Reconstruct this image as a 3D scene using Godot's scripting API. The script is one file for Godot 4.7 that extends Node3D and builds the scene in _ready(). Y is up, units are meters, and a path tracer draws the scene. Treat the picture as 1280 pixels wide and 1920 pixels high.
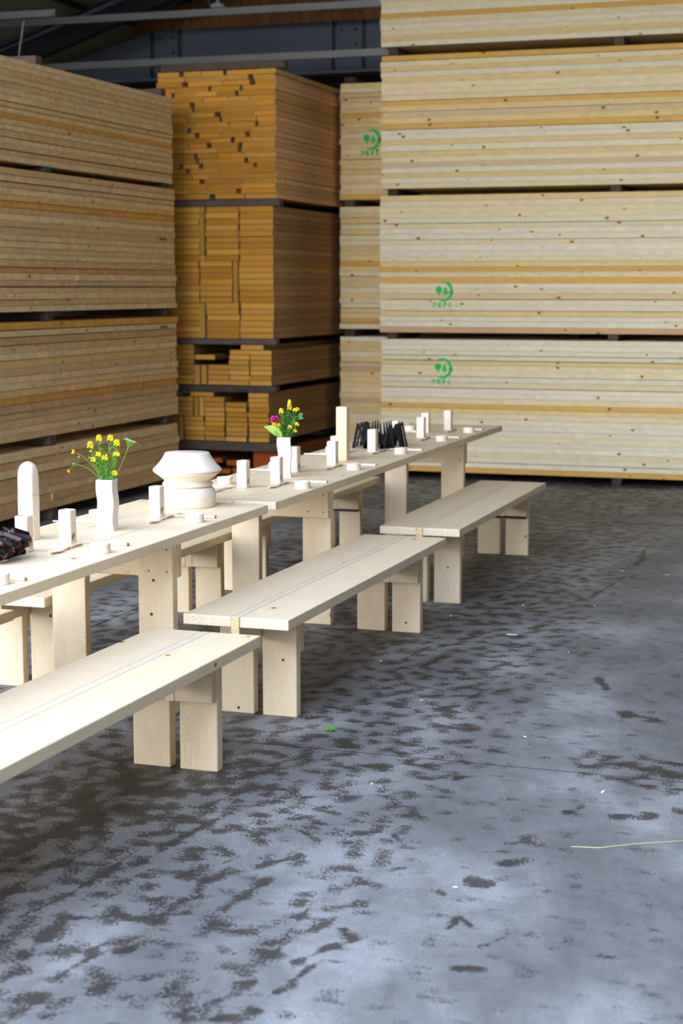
extends Node3D

# A timber hall open at its front: stacked lumber, a long table laid for a meal and pale benches.
# World frame: the hall's long axis is -z, x runs across it, the floor is y = 0.

const BENCH_W := 0.4456
const BENCH_L := 2.3135
const BENCH_H := 0.45
const TABLE_H := 0.758
const ROOF_FRONT := -4.2

var used := {}
var mats := {}
var rng := RandomNumberGenerator.new()


func _ready() -> void:
	rng.seed = 7
	# --- camera ---
	var cam := Camera3D.new()
	cam.name = "camera"
	add_child(cam)
	cam.position = Vector3(0, 1.7308, 0)
	cam.rotation = Vector3(-0.1318, 0.325, 0)
	cam.fov = 33.66
	cam.near = 0.05
	cam.far = 400.0
	var lens := CameraAttributesPhysical.new()
	lens.frustum_focal_length = 12.0 / tan(deg_to_rad(33.66 / 2.0))
	lens.frustum_focus_distance = 6.9
	lens.frustum_near = 0.05
	lens.frustum_far = 400.0
	lens.exposure_aperture = 2.4
	cam.attributes = lens
	cam.make_current()
	# --- sky and exposure ---
	var sky_mat := ProceduralSkyMaterial.new()
	sky_mat.sky_top_color = Color(0.72, 0.80, 0.96)
	sky_mat.sky_horizon_color = Color(0.95, 0.95, 0.96)
	sky_mat.sky_curve = 0.25
	sky_mat.ground_bottom_color = Color(0.42, 0.41, 0.40)
	sky_mat.ground_horizon_color = Color(0.55, 0.54, 0.53)
	sky_mat.sun_angle_max = 0.0
	var sky := Sky.new()
	sky.sky_material = sky_mat
	var env := Environment.new()
	env.background_mode = Environment.BG_SKY
	env.sky = sky
	env.background_energy_multiplier = 1.0
	env.tonemap_mode = Environment.TONE_MAPPER_LINEAR
	env.tonemap_exposure = 9.0
	env.sdfgi_enabled = true
	env.ssao_enabled = true
	env.ssil_enabled = true
	var world := WorldEnvironment.new()
	world.name = "world_environment"
	world.environment = env
	add_child(world)

	make_materials()
	build_floor()
	build_hall()
	build_lumber()
	build_benches()
	build_tables()
	build_tableware()
	build_flowers()
	build_floor_scraps()


# ---------------------------------------------------------------- naming and tagging

func numbered(called: String) -> String:
	used[called] = int(used.get(called, -1)) + 1
	return called if used[called] == 0 else "%s_%03d" % [called, used[called]]


func tag(o: Node, label: String, category: String, group := "") -> void:
	if label.split(" ", false).size() > 16:
		print("LONG ", label)
	o.set_meta("label", label)
	o.set_meta("category", category)
	if group != "":
		o.set_meta("group", group)


func thing(called: String, label: String, category: String, at := Vector3.ZERO, turn := 0.0, group := "") -> Node3D:
	var o := Node3D.new()
	o.name = numbered(called)
	add_child(o)
	o.position = at
	o.rotation.y = turn
	tag(o, label, category, group)
	return o


func structure(called: String) -> Node3D:
	var o := Node3D.new()
	o.name = called
	add_child(o)
	o.set_meta("kind", "structure")
	return o


func put(called: String, mesh: Mesh, parent: Node, at := Vector3.ZERO, turn := Vector3.ZERO) -> MeshInstance3D:
	var o := MeshInstance3D.new()
	o.name = called if parent != self else numbered(called)
	o.mesh = mesh
	parent.add_child(o, true)
	o.position = at
	o.rotation = turn
	return o


func copy(o: Node3D, at: Vector3, turn: float, label: String) -> Node3D:
	var c: Node3D = o.duplicate()
	var plain := str(o.name)
	if plain.length() > 4 and plain.substr(plain.length() - 4, 1) == "_" and plain.right(3).is_valid_int():
		plain = plain.left(plain.length() - 4)
	c.name = numbered(plain)
	add_child(c)
	c.position = at
	c.rotation.y = turn
	c.set_meta("label", label)
	return c


# ---------------------------------------------------------------- mesh helpers

func new_st() -> SurfaceTool:
	var st := SurfaceTool.new()
	st.begin(Mesh.PRIMITIVE_TRIANGLES)
	st.set_smooth_group(-1)
	return st


# one polygon fan whose front looks towards OUT
func face(st: SurfaceTool, pts: Array, out: Vector3, uvs: Array, tint := Color.WHITE) -> void:
	var a: Vector3 = pts[0]
	var b: Vector3 = pts[1]
	var c: Vector3 = pts[2]
	var flip := (b - a).cross(c - a).dot(out) > 0.0
	for i in range(1, pts.size() - 1):
		var order := [0, i + 1, i] if flip else [0, i, i + 1]
		for k in order:
			st.set_color(tint)
			st.set_uv(uvs[k])
			st.add_vertex(pts[k])


# a box with chamfered edges; AXIS is the direction of the grain; the two faces across it go to END
func chamfered(st: SurfaceTool, end: SurfaceTool, at: Vector3, size: Vector3, axis: int, ch: float, tint: Color, end_tint: Color, off: Vector2) -> void:
	var h := size * 0.5
	var b := (axis + 1) % 3
	var c := (axis + 2) % 3
	var uv_side := func(p: Vector3, n: int) -> Vector2:
		var across: float = p[b] + h[b] if n == c else p[c] + h[c] + (0.0 if n == b else h[b])
		return Vector2(p[axis] * 0.5 + off.x, across * 2.0 + off.y)
	var uv_end := func(p: Vector3) -> Vector2:
		return Vector2(p[b] * 2.0 + off.x, p[c] * 2.0 + off.y * 3.0)
	var corner := func(s: Vector3, n: int) -> Vector3:
		var p := Vector3(s.x * (h.x - ch), s.y * (h.y - ch), s.z * (h.z - ch))
		p[n] = s[n] * h[n]
		return p
	for n in 3:
		for sg in [-1.0, 1.0]:
			var o := Vector3.ZERO
			o[n] = sg
			var p1 := (n + 1) % 3
			var p2 := (n + 2) % 3
			var pts := []
			var uvs := []
			for q in [[-1.0, -1.0], [1.0, -1.0], [1.0, 1.0], [-1.0, 1.0]]:
				var s := o
				s[p1] = q[0]
				s[p2] = q[1]
				var p: Vector3 = corner.call(s, n)
				uvs.append(uv_end.call(p) if n == axis else uv_side.call(p, n))
				pts.append(p + at)
			face(end if n == axis else st, pts, o, uvs, end_tint if n == axis else tint)
	# chamfers along the twelve edges
	for n in 3:
		var p1 := (n + 1) % 3
		var p2 := (n + 2) % 3
		for s1 in [-1.0, 1.0]:
			for s2 in [-1.0, 1.0]:
				var pts := []
				var uvs := []
				var o := Vector3.ZERO
				o[p1] = s1
				o[p2] = s2
				for q in [[-1.0, p1], [1.0, p1], [1.0, p2], [-1.0, p2]]:
					var s := o
					s[n] = q[0]
					var p: Vector3 = corner.call(s, q[1])
					uvs.append(uv_side.call(p, b))
					pts.append(p + at)
				face(st, pts, o, uvs, tint)
	for s1 in [-1.0, 1.0]:
		for s2 in [-1.0, 1.0]:
			for s3 in [-1.0, 1.0]:
				var s := Vector3(s1, s2, s3)
				var pts := []
				var uvs := []
				for n in 3:
					var p: Vector3 = corner.call(s, n)
					uvs.append(uv_side.call(p, b))
					pts.append(p + at)
				face(st, pts, s, uvs, tint)


func finish(st: SurfaceTool, mat: Material, onto: ArrayMesh = null) -> ArrayMesh:
	st.generate_normals()
	st.set_material(mat)
	return st.commit(onto) if onto else st.commit()


func board(size: Vector3, axis: int, mat: Material, end_mat: Material, tint := Color.WHITE, end_tint := Color.WHITE, ch := 0.002) -> ArrayMesh:
	var st := new_st()
	var en := new_st()
	chamfered(st, en, Vector3.ZERO, size, axis, ch, tint, end_tint, Vector2(rng.randf(), rng.randf()))
	var m := finish(st, mat)
	return finish(en, end_mat, m)


# plain box into ST, all faces
func box(st: SurfaceTool, at: Vector3, size: Vector3, axis := 0, tint := Color.WHITE, ch := 0.002) -> void:
	chamfered(st, st, at, size, axis, ch, tint, tint, Vector2(rng.randf(), rng.randf()))


func box_mesh(size: Vector3, mat: Material, axis := 0, tint := Color.WHITE, ch := 0.002) -> ArrayMesh:
	var st := new_st()
	box(st, Vector3.ZERO, size, axis, tint, ch)
	return finish(st, mat)


# a body turned round the y axis; PROFILE holds (radius, height) from the bottom up
func lathe(profile: Array, mat: Material, segments := 40, smooth := true) -> ArrayMesh:
	var st := SurfaceTool.new()
	st.begin(Mesh.PRIMITIVE_TRIANGLES)
	var run := 0.0
	for i in profile.size() - 1:
		var a: Vector2 = profile[i]
		var b: Vector2 = profile[i + 1]
		var sharp := false
		st.set_smooth_group(-1 if not smooth else i if sharp else 0)
		var step := a.distance_to(b)
		for k in segments:
			var t0 := TAU * k / segments
			var t1 := TAU * (k + 1) / segments
			var p := [Vector3(cos(t0) * a.x, a.y, sin(t0) * a.x), Vector3(cos(t1) * a.x, a.y, sin(t1) * a.x), Vector3(cos(t1) * b.x, b.y, sin(t1) * b.x), Vector3(cos(t0) * b.x, b.y, sin(t0) * b.x)]
			var u0 := k * 1.0 / segments * 0.4
			var u1 := (k + 1.0) / segments * 0.4
			var uv := [Vector2(u0, run * 2.0), Vector2(u1, run * 2.0), Vector2(u1, (run + step) * 2.0), Vector2(u0, (run + step) * 2.0)]
			var mid := (t0 + t1) * 0.5
			var d := b - a
			var o := Vector3(cos(mid) * d.y, -d.x, sin(mid) * d.y)
			if a.x < 1e-5:
				face(st, [p[0], p[2], p[3]], o, [uv[0], uv[2], uv[3]])
			elif b.x < 1e-5:
				face(st, [p[0], p[1], p[2]], o, [uv[0], uv[1], uv[2]])
			else:
				face(st, p, o, uv)
		run += step
	return finish(st, mat)


# skin between sections (arrays of Vector3 with equal counts), closed round; caps at both ends
func loft(st: SurfaceTool, rings: Array, cap := true, tint := Color.WHITE) -> void:
	for i in rings.size() - 1:
		var r0: Array = rings[i]
		var r1: Array = rings[i + 1]
		var n := r0.size()
		var mid := Vector3.ZERO
		for p in r0 + r1:
			mid += p
		mid /= 2.0 * n
		for k in n:
			var k1 := (k + 1) % n
			var pts := [r0[k], r0[k1], r1[k1], r1[k]]
			var o: Vector3 = (r0[k] + r0[k1] + r1[k1] + r1[k]) * 0.25 - mid
			face(st, pts, o, [Vector2(pts[0].y * 0.5, k * 0.02), Vector2(pts[1].y * 0.5, k * 0.02 + 0.02), Vector2(pts[2].y * 0.5, k * 0.02 + 0.02), Vector2(pts[3].y * 0.5, k * 0.02)], tint)
	if cap:
		for e in [0, rings.size() - 1]:
			var r: Array = rings[e]
			var c := Vector3.ZERO
			for p in r:
				c += p
			c /= r.size()
			var other: Array = rings[1 if e == 0 else e - 1]
			var c2 := Vector3.ZERO
			for p in other:
				c2 += p
			c2 /= other.size()
			for k in r.size():
				var k1: int = (k + 1) % r.size()
				face(st, [c, r[k], r[k1]], c - c2, [Vector2(c.x, c.z) * 2.0, Vector2(r[k].x, r[k].z) * 2.0, Vector2(r[k1].x, r[k1].z) * 2.0], tint)


# square with rounded corners in the plane y = Y
func rounded_square(half: float, r: float, y: float, shift := Vector2.ZERO, per := 4) -> Array:
	var out := []
	for q in 4:
		var sx: float = [1, -1, -1, 1][q]
		var sz: float = [1, 1, -1, -1][q]
		for k in per + 1:
			var t := PI / 2.0 * (q + k * 1.0 / per)
			out.append(Vector3(sx * (half - r) + cos(t) * r + shift.x, y, sz * (half - r) + sin(t) * r + shift.y))
	return out


# a round tube through POINTS
func tube(st: SurfaceTool, points: Array, radii: Array, sides := 6, tint := Color.WHITE) -> void:
	var rings := []
	for i in points.size():
		var p: Vector3 = points[i]
		var d: Vector3 = (points[mini(i + 1, points.size() - 1)] - points[maxi(i - 1, 0)]).normalized()
		var a := d.cross(Vector3(0.31, 0.2, 0.93)).normalized()
		var b := d.cross(a)
		var ring := []
		for k in sides:
			var t := TAU * k / sides
			ring.append(p + (a * cos(t) + b * sin(t)) * float(radii[i]))
		rings.append(ring)
	loft(st, rings, true, tint)


# extrude an outline of the x-y plane along z, from -T/2 to T/2
func slab_outline(st: SurfaceTool, outline: PackedVector2Array, t: float, xf := Transform3D.IDENTITY, tint := Color.WHITE) -> void:
	var idx := Geometry2D.triangulate_polygon(outline)
	for sg in [-1.0, 1.0]:
		for i in range(0, idx.size(), 3):
			var pts := []
			var uvs := []
			for k in 3:
				var q: Vector2 = outline[idx[i + k]]
				pts.append(xf * Vector3(q.x, q.y, sg * t * 0.5))
				uvs.append(Vector2(q.x * 0.5, q.y * 2.0))
			face(st, pts, xf.basis * Vector3(0, 0, sg), uvs, tint)
	var turn := 1.0 if Geometry2D.is_polygon_clockwise(outline) else -1.0
	for k in outline.size():
		var a := outline[k]
		var b := outline[(k + 1) % outline.size()]
		var d := b - a
		var o := Vector3(-d.y, d.x, 0) * turn
		face(st, [xf * Vector3(a.x, a.y, -t * 0.5), xf * Vector3(b.x, b.y, -t * 0.5), xf * Vector3(b.x, b.y, t * 0.5), xf * Vector3(a.x, a.y, t * 0.5)], xf.basis * o,
			[Vector2(a.x * 0.5, a.y * 2.0), Vector2(b.x * 0.5, b.y * 2.0), Vector2(b.x * 0.5, b.y * 2.0 + 0.02), Vector2(a.x * 0.5, a.y * 2.0 + 0.02)], tint)


# ---------------------------------------------------------------- materials

func lin(r: float, g: float, b: float) -> Color:
	return Color(r / 255.0, g / 255.0, b / 255.0).srgb_to_linear()


func surface(tex: Texture2D, rough: float, spec := 0.4, base := Color.WHITE) -> StandardMaterial3D:
	var m := StandardMaterial3D.new()
	m.albedo_texture = tex
	m.albedo_color = base
	m.vertex_color_use_as_albedo = true
	m.roughness = rough
	m.metallic_specular = spec
	return m


func plain(r: float, g: float, b: float, rough := 0.8, metal := 0.0) -> StandardMaterial3D:
	var m := StandardMaterial3D.new()
	m.albedo_color = Color(r / 255.0, g / 255.0, b / 255.0)
	m.roughness = rough
	m.metallic = metal
	m.metallic_specular = 0.4
	return m


func noise(kind: int, freq: float, seed_: int, octaves := 3) -> FastNoiseLite:
	var n := FastNoiseLite.new()
	n.noise_type = kind
	n.frequency = freq
	n.seed = seed_
	n.fractal_octaves = octaves
	return n


# sawn softwood seen on its face: 2 m along u, 0.5 m along v; growth rings, streaks, knots and saw marks
func wood_texture(w: int, h: int, seed_: int, early: Color, late: Color, rings: float, contrast: float, knots: int, saw: float, blotch: float) -> ImageTexture:
	var slow := noise(FastNoiseLite.TYPE_SIMPLEX_SMOOTH, 0.55, seed_, 2)
	var fine := noise(FastNoiseLite.TYPE_SIMPLEX, 1.0, seed_ + 5, 3)
	var data := PackedByteArray()
	data.resize(w * h * 3)
	var r := RandomNumberGenerator.new()
	r.seed = seed_
	var k_at := []
	for k in knots:
		k_at.append(Vector3(r.randf() * 2.0, r.randf() * 0.46 + 0.02, r.randf_range(0.004, 0.011)))
	var i := 0
	for y in h:
		var v := y * 0.5 / h
		var yc := 0.11 if v < 0.25 else 0.37
		for x in w:
			var t := TAU * x / w
			var cx := cos(t)
			var sx := sin(t)
			var n1 := slow.get_noise_3d(cx * 1.6, sx * 1.6, (0.0 if v < 0.25 else 7.0) + v * 2.0)
			var n2 := fine.get_noise_3d(cx * 3.0, sx * 3.0, v * 320.0)
			var n3 := slow.get_noise_3d(cx * 5.0 + 9.0, sx * 5.0, v * 26.0)
			var depth := 0.045 + 0.06 * n1
			var dv := v - yc + 0.01 * n1
			var rr := sqrt(dv * dv + depth * depth) + 0.0012 * n3
			var f := fposmod(rr * rings, 1.0)
			var dark := smoothstep(0.45, 0.9, f) * (1.0 - smoothstep(0.93, 1.0, f)) * contrast
			var c := early.lerp(late, clampf(dark + 0.12 * n2, 0.0, 1.0))
			var lum := 1.0 + 0.05 * n2 + blotch * n3
			if saw > 0.0:
				lum += saw * sin(x * 2.0 / w * 760.0 + v * 320.0 + n3 * 3.0) * (0.5 + 0.5 * n1)
			data[i] = int(clampf(c.r * lum, 0.0, 1.0) * 255.0)
			data[i + 1] = int(clampf(c.g * lum, 0.0, 1.0) * 255.0)
			data[i + 2] = int(clampf(c.b * lum, 0.0, 1.0) * 255.0)
			i += 3
	for k in k_at:
		var px := int(k.x / 2.0 * w)
		var py := int(k.y / 0.5 * h)
		var rx := int(k.z * 4.5 / 2.0 * w)
		var ry := int(k.z * 2.5 / 0.5 * h)
		for dy in range(-ry, ry + 1):
			for dx in range(-rx, rx + 1):
				var q: Vector2 = Vector2(dx * 2.0 / w, dy * 0.5 / h) / float(k.z)
				q.x *= 0.75
				var a: float = q.length() * (1.0 + 0.25 * fine.get_noise_2d(dx * 3.0, dy * 3.0))
				var s := 1.0 - smoothstep(0.75, 1.1, a)
				var halo := (1.0 - smoothstep(1.0, 2.4, a)) * 0.35
				if s + halo <= 0.0 or py + dy < 0 or py + dy >= h:
					continue
				var at := ((py + dy) * w + posmod(px + dx, w)) * 3
				for ch in 3:
					var old := data[at + ch] / 255.0
					var knot: float = [0.50, 0.35, 0.22][ch]
					var ring: float = [0.80, 0.62, 0.42][ch]
					data[at + ch] = int(clampf(lerpf(lerpf(old, ring * old / 0.85, halo), knot, s), 0.0, 1.0) * 255.0)
	var img := Image.create_from_data(w, h, false, Image.FORMAT_RGB8, data)
	img.generate_mipmaps()
	return ImageTexture.create_from_image(img)


# the sawn end of a board: arcs of growth rings with saw marks across
func end_texture(n: int, seed_: int, early: Color, late: Color) -> ImageTexture:
	var fine := noise(FastNoiseLite.TYPE_SIMPLEX, 0.06, seed_, 3)
	var data := PackedByteArray()
	data.resize(n * n * 3)
	var i := 0
	for y in n:
		for x in n:
			var p := Vector2(x * 1.0 / n - 0.3, y * 1.0 / n + 0.35)
			var n1 := fine.get_noise_2d(x, y)
			var f := fposmod(p.length() * 42.0 + n1 * 0.5, 1.0)
			var d := smoothstep(0.4, 0.9, f) * (1.0 - smoothstep(0.92, 1.0, f)) * 0.4
			var lum := 1.0 + 0.05 * n1 + 0.05 * sin((x * 0.8 + y * 0.9) * 0.55 + n1 * 4.0)
			var c := early.lerp(late, d)
			data[i] = int(clampf(c.r * lum, 0.0, 1.0) * 255.0)
			data[i + 1] = int(clampf(c.g * lum, 0.0, 1.0) * 255.0)
			data[i + 2] = int(clampf(c.b * lum, 0.0, 1.0) * 255.0)
			i += 3
	var img := Image.create_from_data(n, n, false, Image.FORMAT_RGB8, data)
	img.generate_mipmaps()
	return ImageTexture.create_from_image(img)


func rgb(r: float, g: float, b: float) -> Color:
	return Color(r / 255.0, g / 255.0, b / 255.0)


func make_materials() -> void:
	var spruce := wood_texture(1024, 512, 11, rgb(247, 238, 220), rgb(231, 211, 176), 260.0, 0.5, 3, 0.0, 0.02)
	var clear := wood_texture(512, 256, 17, rgb(248, 240, 226), rgb(236, 219, 192), 300.0, 0.45, 0, 0.0, 0.015)
	var sawn := wood_texture(1024, 512, 23, rgb(245, 233, 204), rgb(233, 213, 172), 110.0, 0.45, 9, 0.01, 0.04)
	var rough := wood_texture(1024, 512, 37, rgb(234, 211, 172), rgb(208, 178, 132), 110.0, 0.6, 12, 0.05, 0.08)
	var grey := wood_texture(512, 256, 41, rgb(124, 106, 92), rgb(84, 70, 60), 130.0, 0.8, 4, 0.02, 0.12)
	var ends := end_texture(512, 51, rgb(240, 222, 186), rgb(205, 170, 120))
	mats.spruce = surface(spruce, 0.55, 0.4)
	mats.spruce_end = surface(ends, 0.8, 0.25)
	mats.sawn = surface(sawn, 0.8, 0.25)
	mats.sawn_end = surface(ends, 0.85, 0.2)
	mats.rough = surface(rough, 0.9, 0.2)
	mats.grey = surface(grey, 0.9, 0.2)
	mats.turned = surface(clear, 0.5, 0.4, rgb(252, 242, 228))
	mats.vase = surface(clear, 0.5, 0.4, rgb(255, 250, 244))
	mats.turned_end = surface(clear, 0.6, 0.3, rgb(240, 222, 198))
	mats.burnt = surface(spruce, 0.6, 0.3, rgb(22, 20, 25))
	mats.char = surface(grey, 0.4, 0.5, rgb(150, 84, 66))
	mats.amber = plain(176, 118, 62, 0.5)
	mats.dark_tip = plain(46, 38, 33, 0.7)
	mats.knot = plain(98, 70, 50, 0.8)
	mats.bark = plain(168, 126, 88, 0.9)
	mats.screw = plain(140, 116, 96, 0.5, 0.3)
	mats.steel = plain(132, 138, 146, 0.55, 0.1)
	mats.zinc = plain(180, 180, 170, 0.45, 0.25)
	mats.dark_steel = plain(64, 64, 66, 0.7, 0.1)
	mats.deck = plain(196, 188, 156, 0.9)
	mats.wall_dark = plain(70, 60, 54, 0.95)
	mats.cladding = surface(rough, 0.85, 0.2, rgb(176, 138, 108))
	mats.paint = plain(40, 204, 100, 0.8)
	mats.green_end = plain(36, 92, 66, 0.8)
	mats.ink = plain(60, 62, 66, 0.8)
	mats.white = plain(232, 232, 230, 0.6)
	mats.blue = plain(70, 120, 190, 0.6)
	mats.leaf = plain(98, 156, 48, 0.6)
	mats.leaf.backlight = Color(0.25, 0.35, 0.08)
	mats.leaf_pale = plain(168, 200, 96, 0.6)
	mats.leaf_pale.backlight = Color(0.3, 0.4, 0.1)
	mats.leaf_deep = plain(64, 124, 52, 0.6)
	mats.stem = plain(120, 160, 66, 0.6)
	mats.yellow = plain(246, 214, 30, 0.6)
	mats.gold = plain(246, 182, 26, 0.6)
	mats.magenta = plain(206, 46, 130, 0.6)
	mats.umbel = plain(168, 196, 130, 0.7)
	mats.chip = plain(236, 226, 206, 0.8)
	mats.straw = plain(196, 206, 140, 0.7)
	mats.yard = plain(120, 118, 116, 0.95)


# ---------------------------------------------------------------- floor and hall

# worn, dirty concrete: FLOOR_AT covers the part of the floor whose dirt can be told apart
const FLOOR_AT := Rect2(-5.4, -12.6, 5.2, 9.4)


func stamp(mask: PackedFloat32Array, w: int, h: int, a: Vector2, b: Vector2, r: float, most: float) -> void:
	var px := w / FLOOR_AT.size.x
	var pz := h / FLOOR_AT.size.y
	# scuffs lie along the lorries' way, so a patch reaches further along z than across
	var along := clampf(0.5 * (absf(a.y) + absf(b.y)) * 0.36, 1.5, 3.4)
	var reach := Vector2(r * 2.0, r * 2.0 * along)
	var lo := a.min(b) - reach - FLOOR_AT.position
	var hi := a.max(b) + reach - FLOOR_AT.position
	var pull := Vector2(1.0, 1.0 / along)
	for y in range(maxi(0, int(lo.y * pz)), mini(h, int(hi.y * pz) + 1)):
		for x in range(maxi(0, int(lo.x * px)), mini(w, int(hi.x * px) + 1)):
			var p := FLOOR_AT.position + Vector2(x / px, y / pz)
			var q: Vector2 = Geometry2D.get_closest_point_to_segment(p * pull, a * pull, b * pull)
			var v := minf(most, 1.0 - (p * pull).distance_to(q) / r)
			var i := y * w + x
			if v > mask[i]:
				mask[i] = v


func floor_texture() -> ImageTexture:
	var w := 1500
	var h := 2000
	var mask := PackedFloat32Array()
	mask.resize(w * h)
	mask.fill(-1.0)
	# patches of trodden dirt and oil, as (x, z) to (x, z) and half width
	var patches := [
		-2.11, -3.60, -2.14, -3.79, 0.021, -2.14, -3.79, -2.17, -4.02, 0.018, -2.17, -4.02, -2.07, -4.06, 0.009, -2.13, -4.12, -2.11, -4.26, 0.010, -1.97, -3.41, -1.97, -3.53, 0.016,
		-1.99, -3.67, -1.97, -3.79, 0.015, -1.99, -3.84, -1.97, -3.92, 0.011, -1.90, -3.55, -1.80, -3.72, 0.023, -1.92, -3.85, -1.88, -3.90, 0.009, -1.99, -4.07, -1.86, -4.17, 0.009,
		-1.91, -4.11, -1.91, -4.43, 0.017, -1.90, -4.29, -1.89, -4.53, 0.012, -2.16, -4.49, -2.14, -4.68, 0.016, -2.16, -4.64, -2.10, -5.00, 0.017, -2.12, -4.40, -2.11, -4.45, 0.008,
		-2.00, -4.42, -1.98, -4.49, 0.010, -2.00, -4.22, -1.98, -4.24, 0.011, -1.77, -4.24, -1.74, -4.48, 0.015, -1.81, -4.58, -1.73, -4.71, 0.012, -1.99, -4.89, -1.92, -4.86, 0.015,
		-1.87, -4.99, -1.72, -4.87, 0.009, -1.93, -5.12, -1.82, -5.10, 0.013, -1.79, -4.07, -1.67, -4.09, 0.022, -1.90, -3.87, -1.85, -3.97, 0.014, -1.54, -4.11, -1.55, -4.30, 0.005,
		-1.48, -4.17, -1.45, -4.27, 0.015, -1.53, -3.94, -1.52, -4.04, 0.007, -1.45, -3.93, -1.39, -4.08, 0.010, -1.43, -3.74, -1.40, -3.93, 0.010, -1.60, -3.57, -1.53, -3.69, 0.013,
		-1.55, -3.75, -1.51, -3.78, 0.012, -1.50, -3.57, -1.44, -3.61, 0.016, -1.91, -3.43, -1.85, -3.49, 0.004, -2.20, -5.09, -2.12, -5.35, 0.018, -2.08, -5.36, -1.97, -5.33, 0.014,
		-2.20, -5.53, -2.07, -5.83, 0.020, -1.92, -5.28, -1.82, -5.35, 0.009, -1.99, -4.65, -1.97, -4.63, 0.008, -1.92, -4.58, -1.89, -4.67, 0.006, -2.22, -4.37, -2.22, -4.49, 0.012,
		-2.56, -4.40, -2.54, -4.74, 0.046, -2.54, -4.65, -2.51, -5.15, 0.049, -2.41, -4.12, -2.40, -4.51, 0.032, -2.24, -4.17, -2.22, -4.62, 0.006, -2.29, -3.98, -2.24, -4.17, 0.005,
		-1.63, -4.99, -1.57, -5.01, 0.011, -1.51, -5.00, -1.46, -4.93, 0.011, -1.70, -5.84, -1.67, -5.87, 0.015, -1.83, -5.73, -1.75, -5.75, 0.015, -1.48, -5.67, -1.43, -5.72, 0.009,
		-1.43, -4.68, -1.39, -4.71, 0.008, -1.46, -4.35, -1.44, -4.38, 0.017, -1.41, -4.18, -1.36, -4.13, 0.011, -1.14, -4.29, -1.13, -4.37, 0.011, -1.01, -4.21, -0.97, -4.30, 0.014,
		-1.05, -4.03, -0.98, -4.05, 0.010, -1.13, -5.04, -1.07, -5.09, 0.017, -1.12, -4.86, -1.05, -4.86, 0.016, -1.18, -4.67, -1.12, -4.65, 0.012, -1.03, -5.42, -1.00, -5.47, 0.011,
		-0.92, -5.56, -0.90, -5.55, 0.008, -0.88, -5.42, -0.76, -5.46, 0.013, -1.00, -6.04, -0.73, -5.95, 0.039, -0.70, -5.54, -0.67, -5.53, 0.011, -1.59, -4.78, -1.57, -4.79, 0.010,
		-1.26, -4.55, -1.22, -4.54, 0.008, -1.13, -4.38, -1.09, -4.33, 0.006, -2.12, -8.71, -2.04, -9.11, 0.013, -2.15, -9.39, -2.09, -10.02, 0.014, -2.17, -8.31, -2.11, -8.54, 0.013,
		-2.09, -7.26, -2.06, -7.59, 0.014, -2.19, -7.17, -2.17, -7.33, 0.011, -1.77, -7.47, -1.66, -7.64, 0.011, -1.74, -6.80, -1.69, -7.04, 0.013, -1.93, -6.80, -1.85, -6.87, 0.006,
		-1.81, -6.60, -1.74, -6.69, 0.015, -1.99, -6.58, -1.93, -6.60, 0.013, -2.13, -6.95, -2.07, -7.01, 0.011, -1.78, -8.44, -1.74, -8.49, 0.016, -2.13, -7.80, -2.05, -7.91, 0.015,
		-2.00, -8.14, -1.97, -8.28, 0.007, -1.67, -9.39, -1.60, -10.10, 0.010, -1.60, -10.57, -1.64, -11.29, 0.016, -2.22, -8.89, -2.15, -9.39, 0.008, -1.29, -7.42, -1.21, -7.21, 0.011,
		-2.40, -7.59, -2.33, -7.91, 0.015, -1.05, -6.77, -0.92, -6.73, 0.020, -2.08, -7.99, -2.00, -8.11, 0.008, -2.21, -7.48, -2.17, -7.81, 0.010, -2.03, -10.33, -1.94, -10.86, 0.011,
		-1.98, -9.66, -1.89, -10.00, 0.010, -1.95, -8.99, -1.89, -9.24, 0.009]
	for k in range(0, patches.size(), 5):
		stamp(mask, w, h, Vector2(patches[k], patches[k + 1]), Vector2(patches[k + 2], patches[k + 3]), patches[k + 4] * 1.25, 1.0)
	# tyre tracks: loose specks along bands
	var tracks := [
		-2.10, -3.55, -2.08, -5.26, 0.07,
		-2.08, -5.26, -2.17, -6.88, 0.06,
		-2.17, -6.88, -2.22, -8.99, 0.07,
		-2.22, -8.99, -1.89, -11.02, 0.06,
		-1.65, -3.54, -1.49, -4.52, 0.06,
		-1.49, -4.52, -1.65, -5.90, 0.05,
		-1.65, -5.90, -1.73, -8.10, 0.06,
		-1.73, -8.10, -2.08, -11.86, 0.06,
		-1.04, -6.03, -0.71, -5.92, 0.06,
		-2.29, -11.79, -2.12, -13.06, 0.06,
		-2.06, -5.61, -1.93, -6.57, 0.05,
		-2.51, -4.27, -2.51, -5.53, 0.11]
	for k in range(0, tracks.size(), 5):
		stamp(mask, w, h, Vector2(tracks[k], tracks[k + 1]), Vector2(tracks[k + 2], tracks[k + 3]), tracks[k + 4], -0.22)
	# the broad brown stain beside the cut-off bench, with the bench's shadow painted in
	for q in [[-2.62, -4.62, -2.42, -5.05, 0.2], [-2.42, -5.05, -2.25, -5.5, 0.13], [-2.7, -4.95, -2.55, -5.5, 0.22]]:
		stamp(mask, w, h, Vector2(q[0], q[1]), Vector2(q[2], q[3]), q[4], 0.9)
	# trodden dirt along the benches, with shade painted in to deepen it
	for q in [[-2.5, -12.0, -2.35, -6.5, 0.55], [-2.45, -6.5, -2.55, -3.2, 0.42], [-3.2, -10.0, -3.4, -4.0, 0.7]]:
		stamp(mask, w, h, Vector2(q[0], q[1]), Vector2(q[2], q[3]), q[4], -0.1)
	var edge := noise(FastNoiseLite.TYPE_SIMPLEX, 6.5, 61, 5)
	var mottle := noise(FastNoiseLite.TYPE_SIMPLEX, 1.3, 62, 4)
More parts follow.
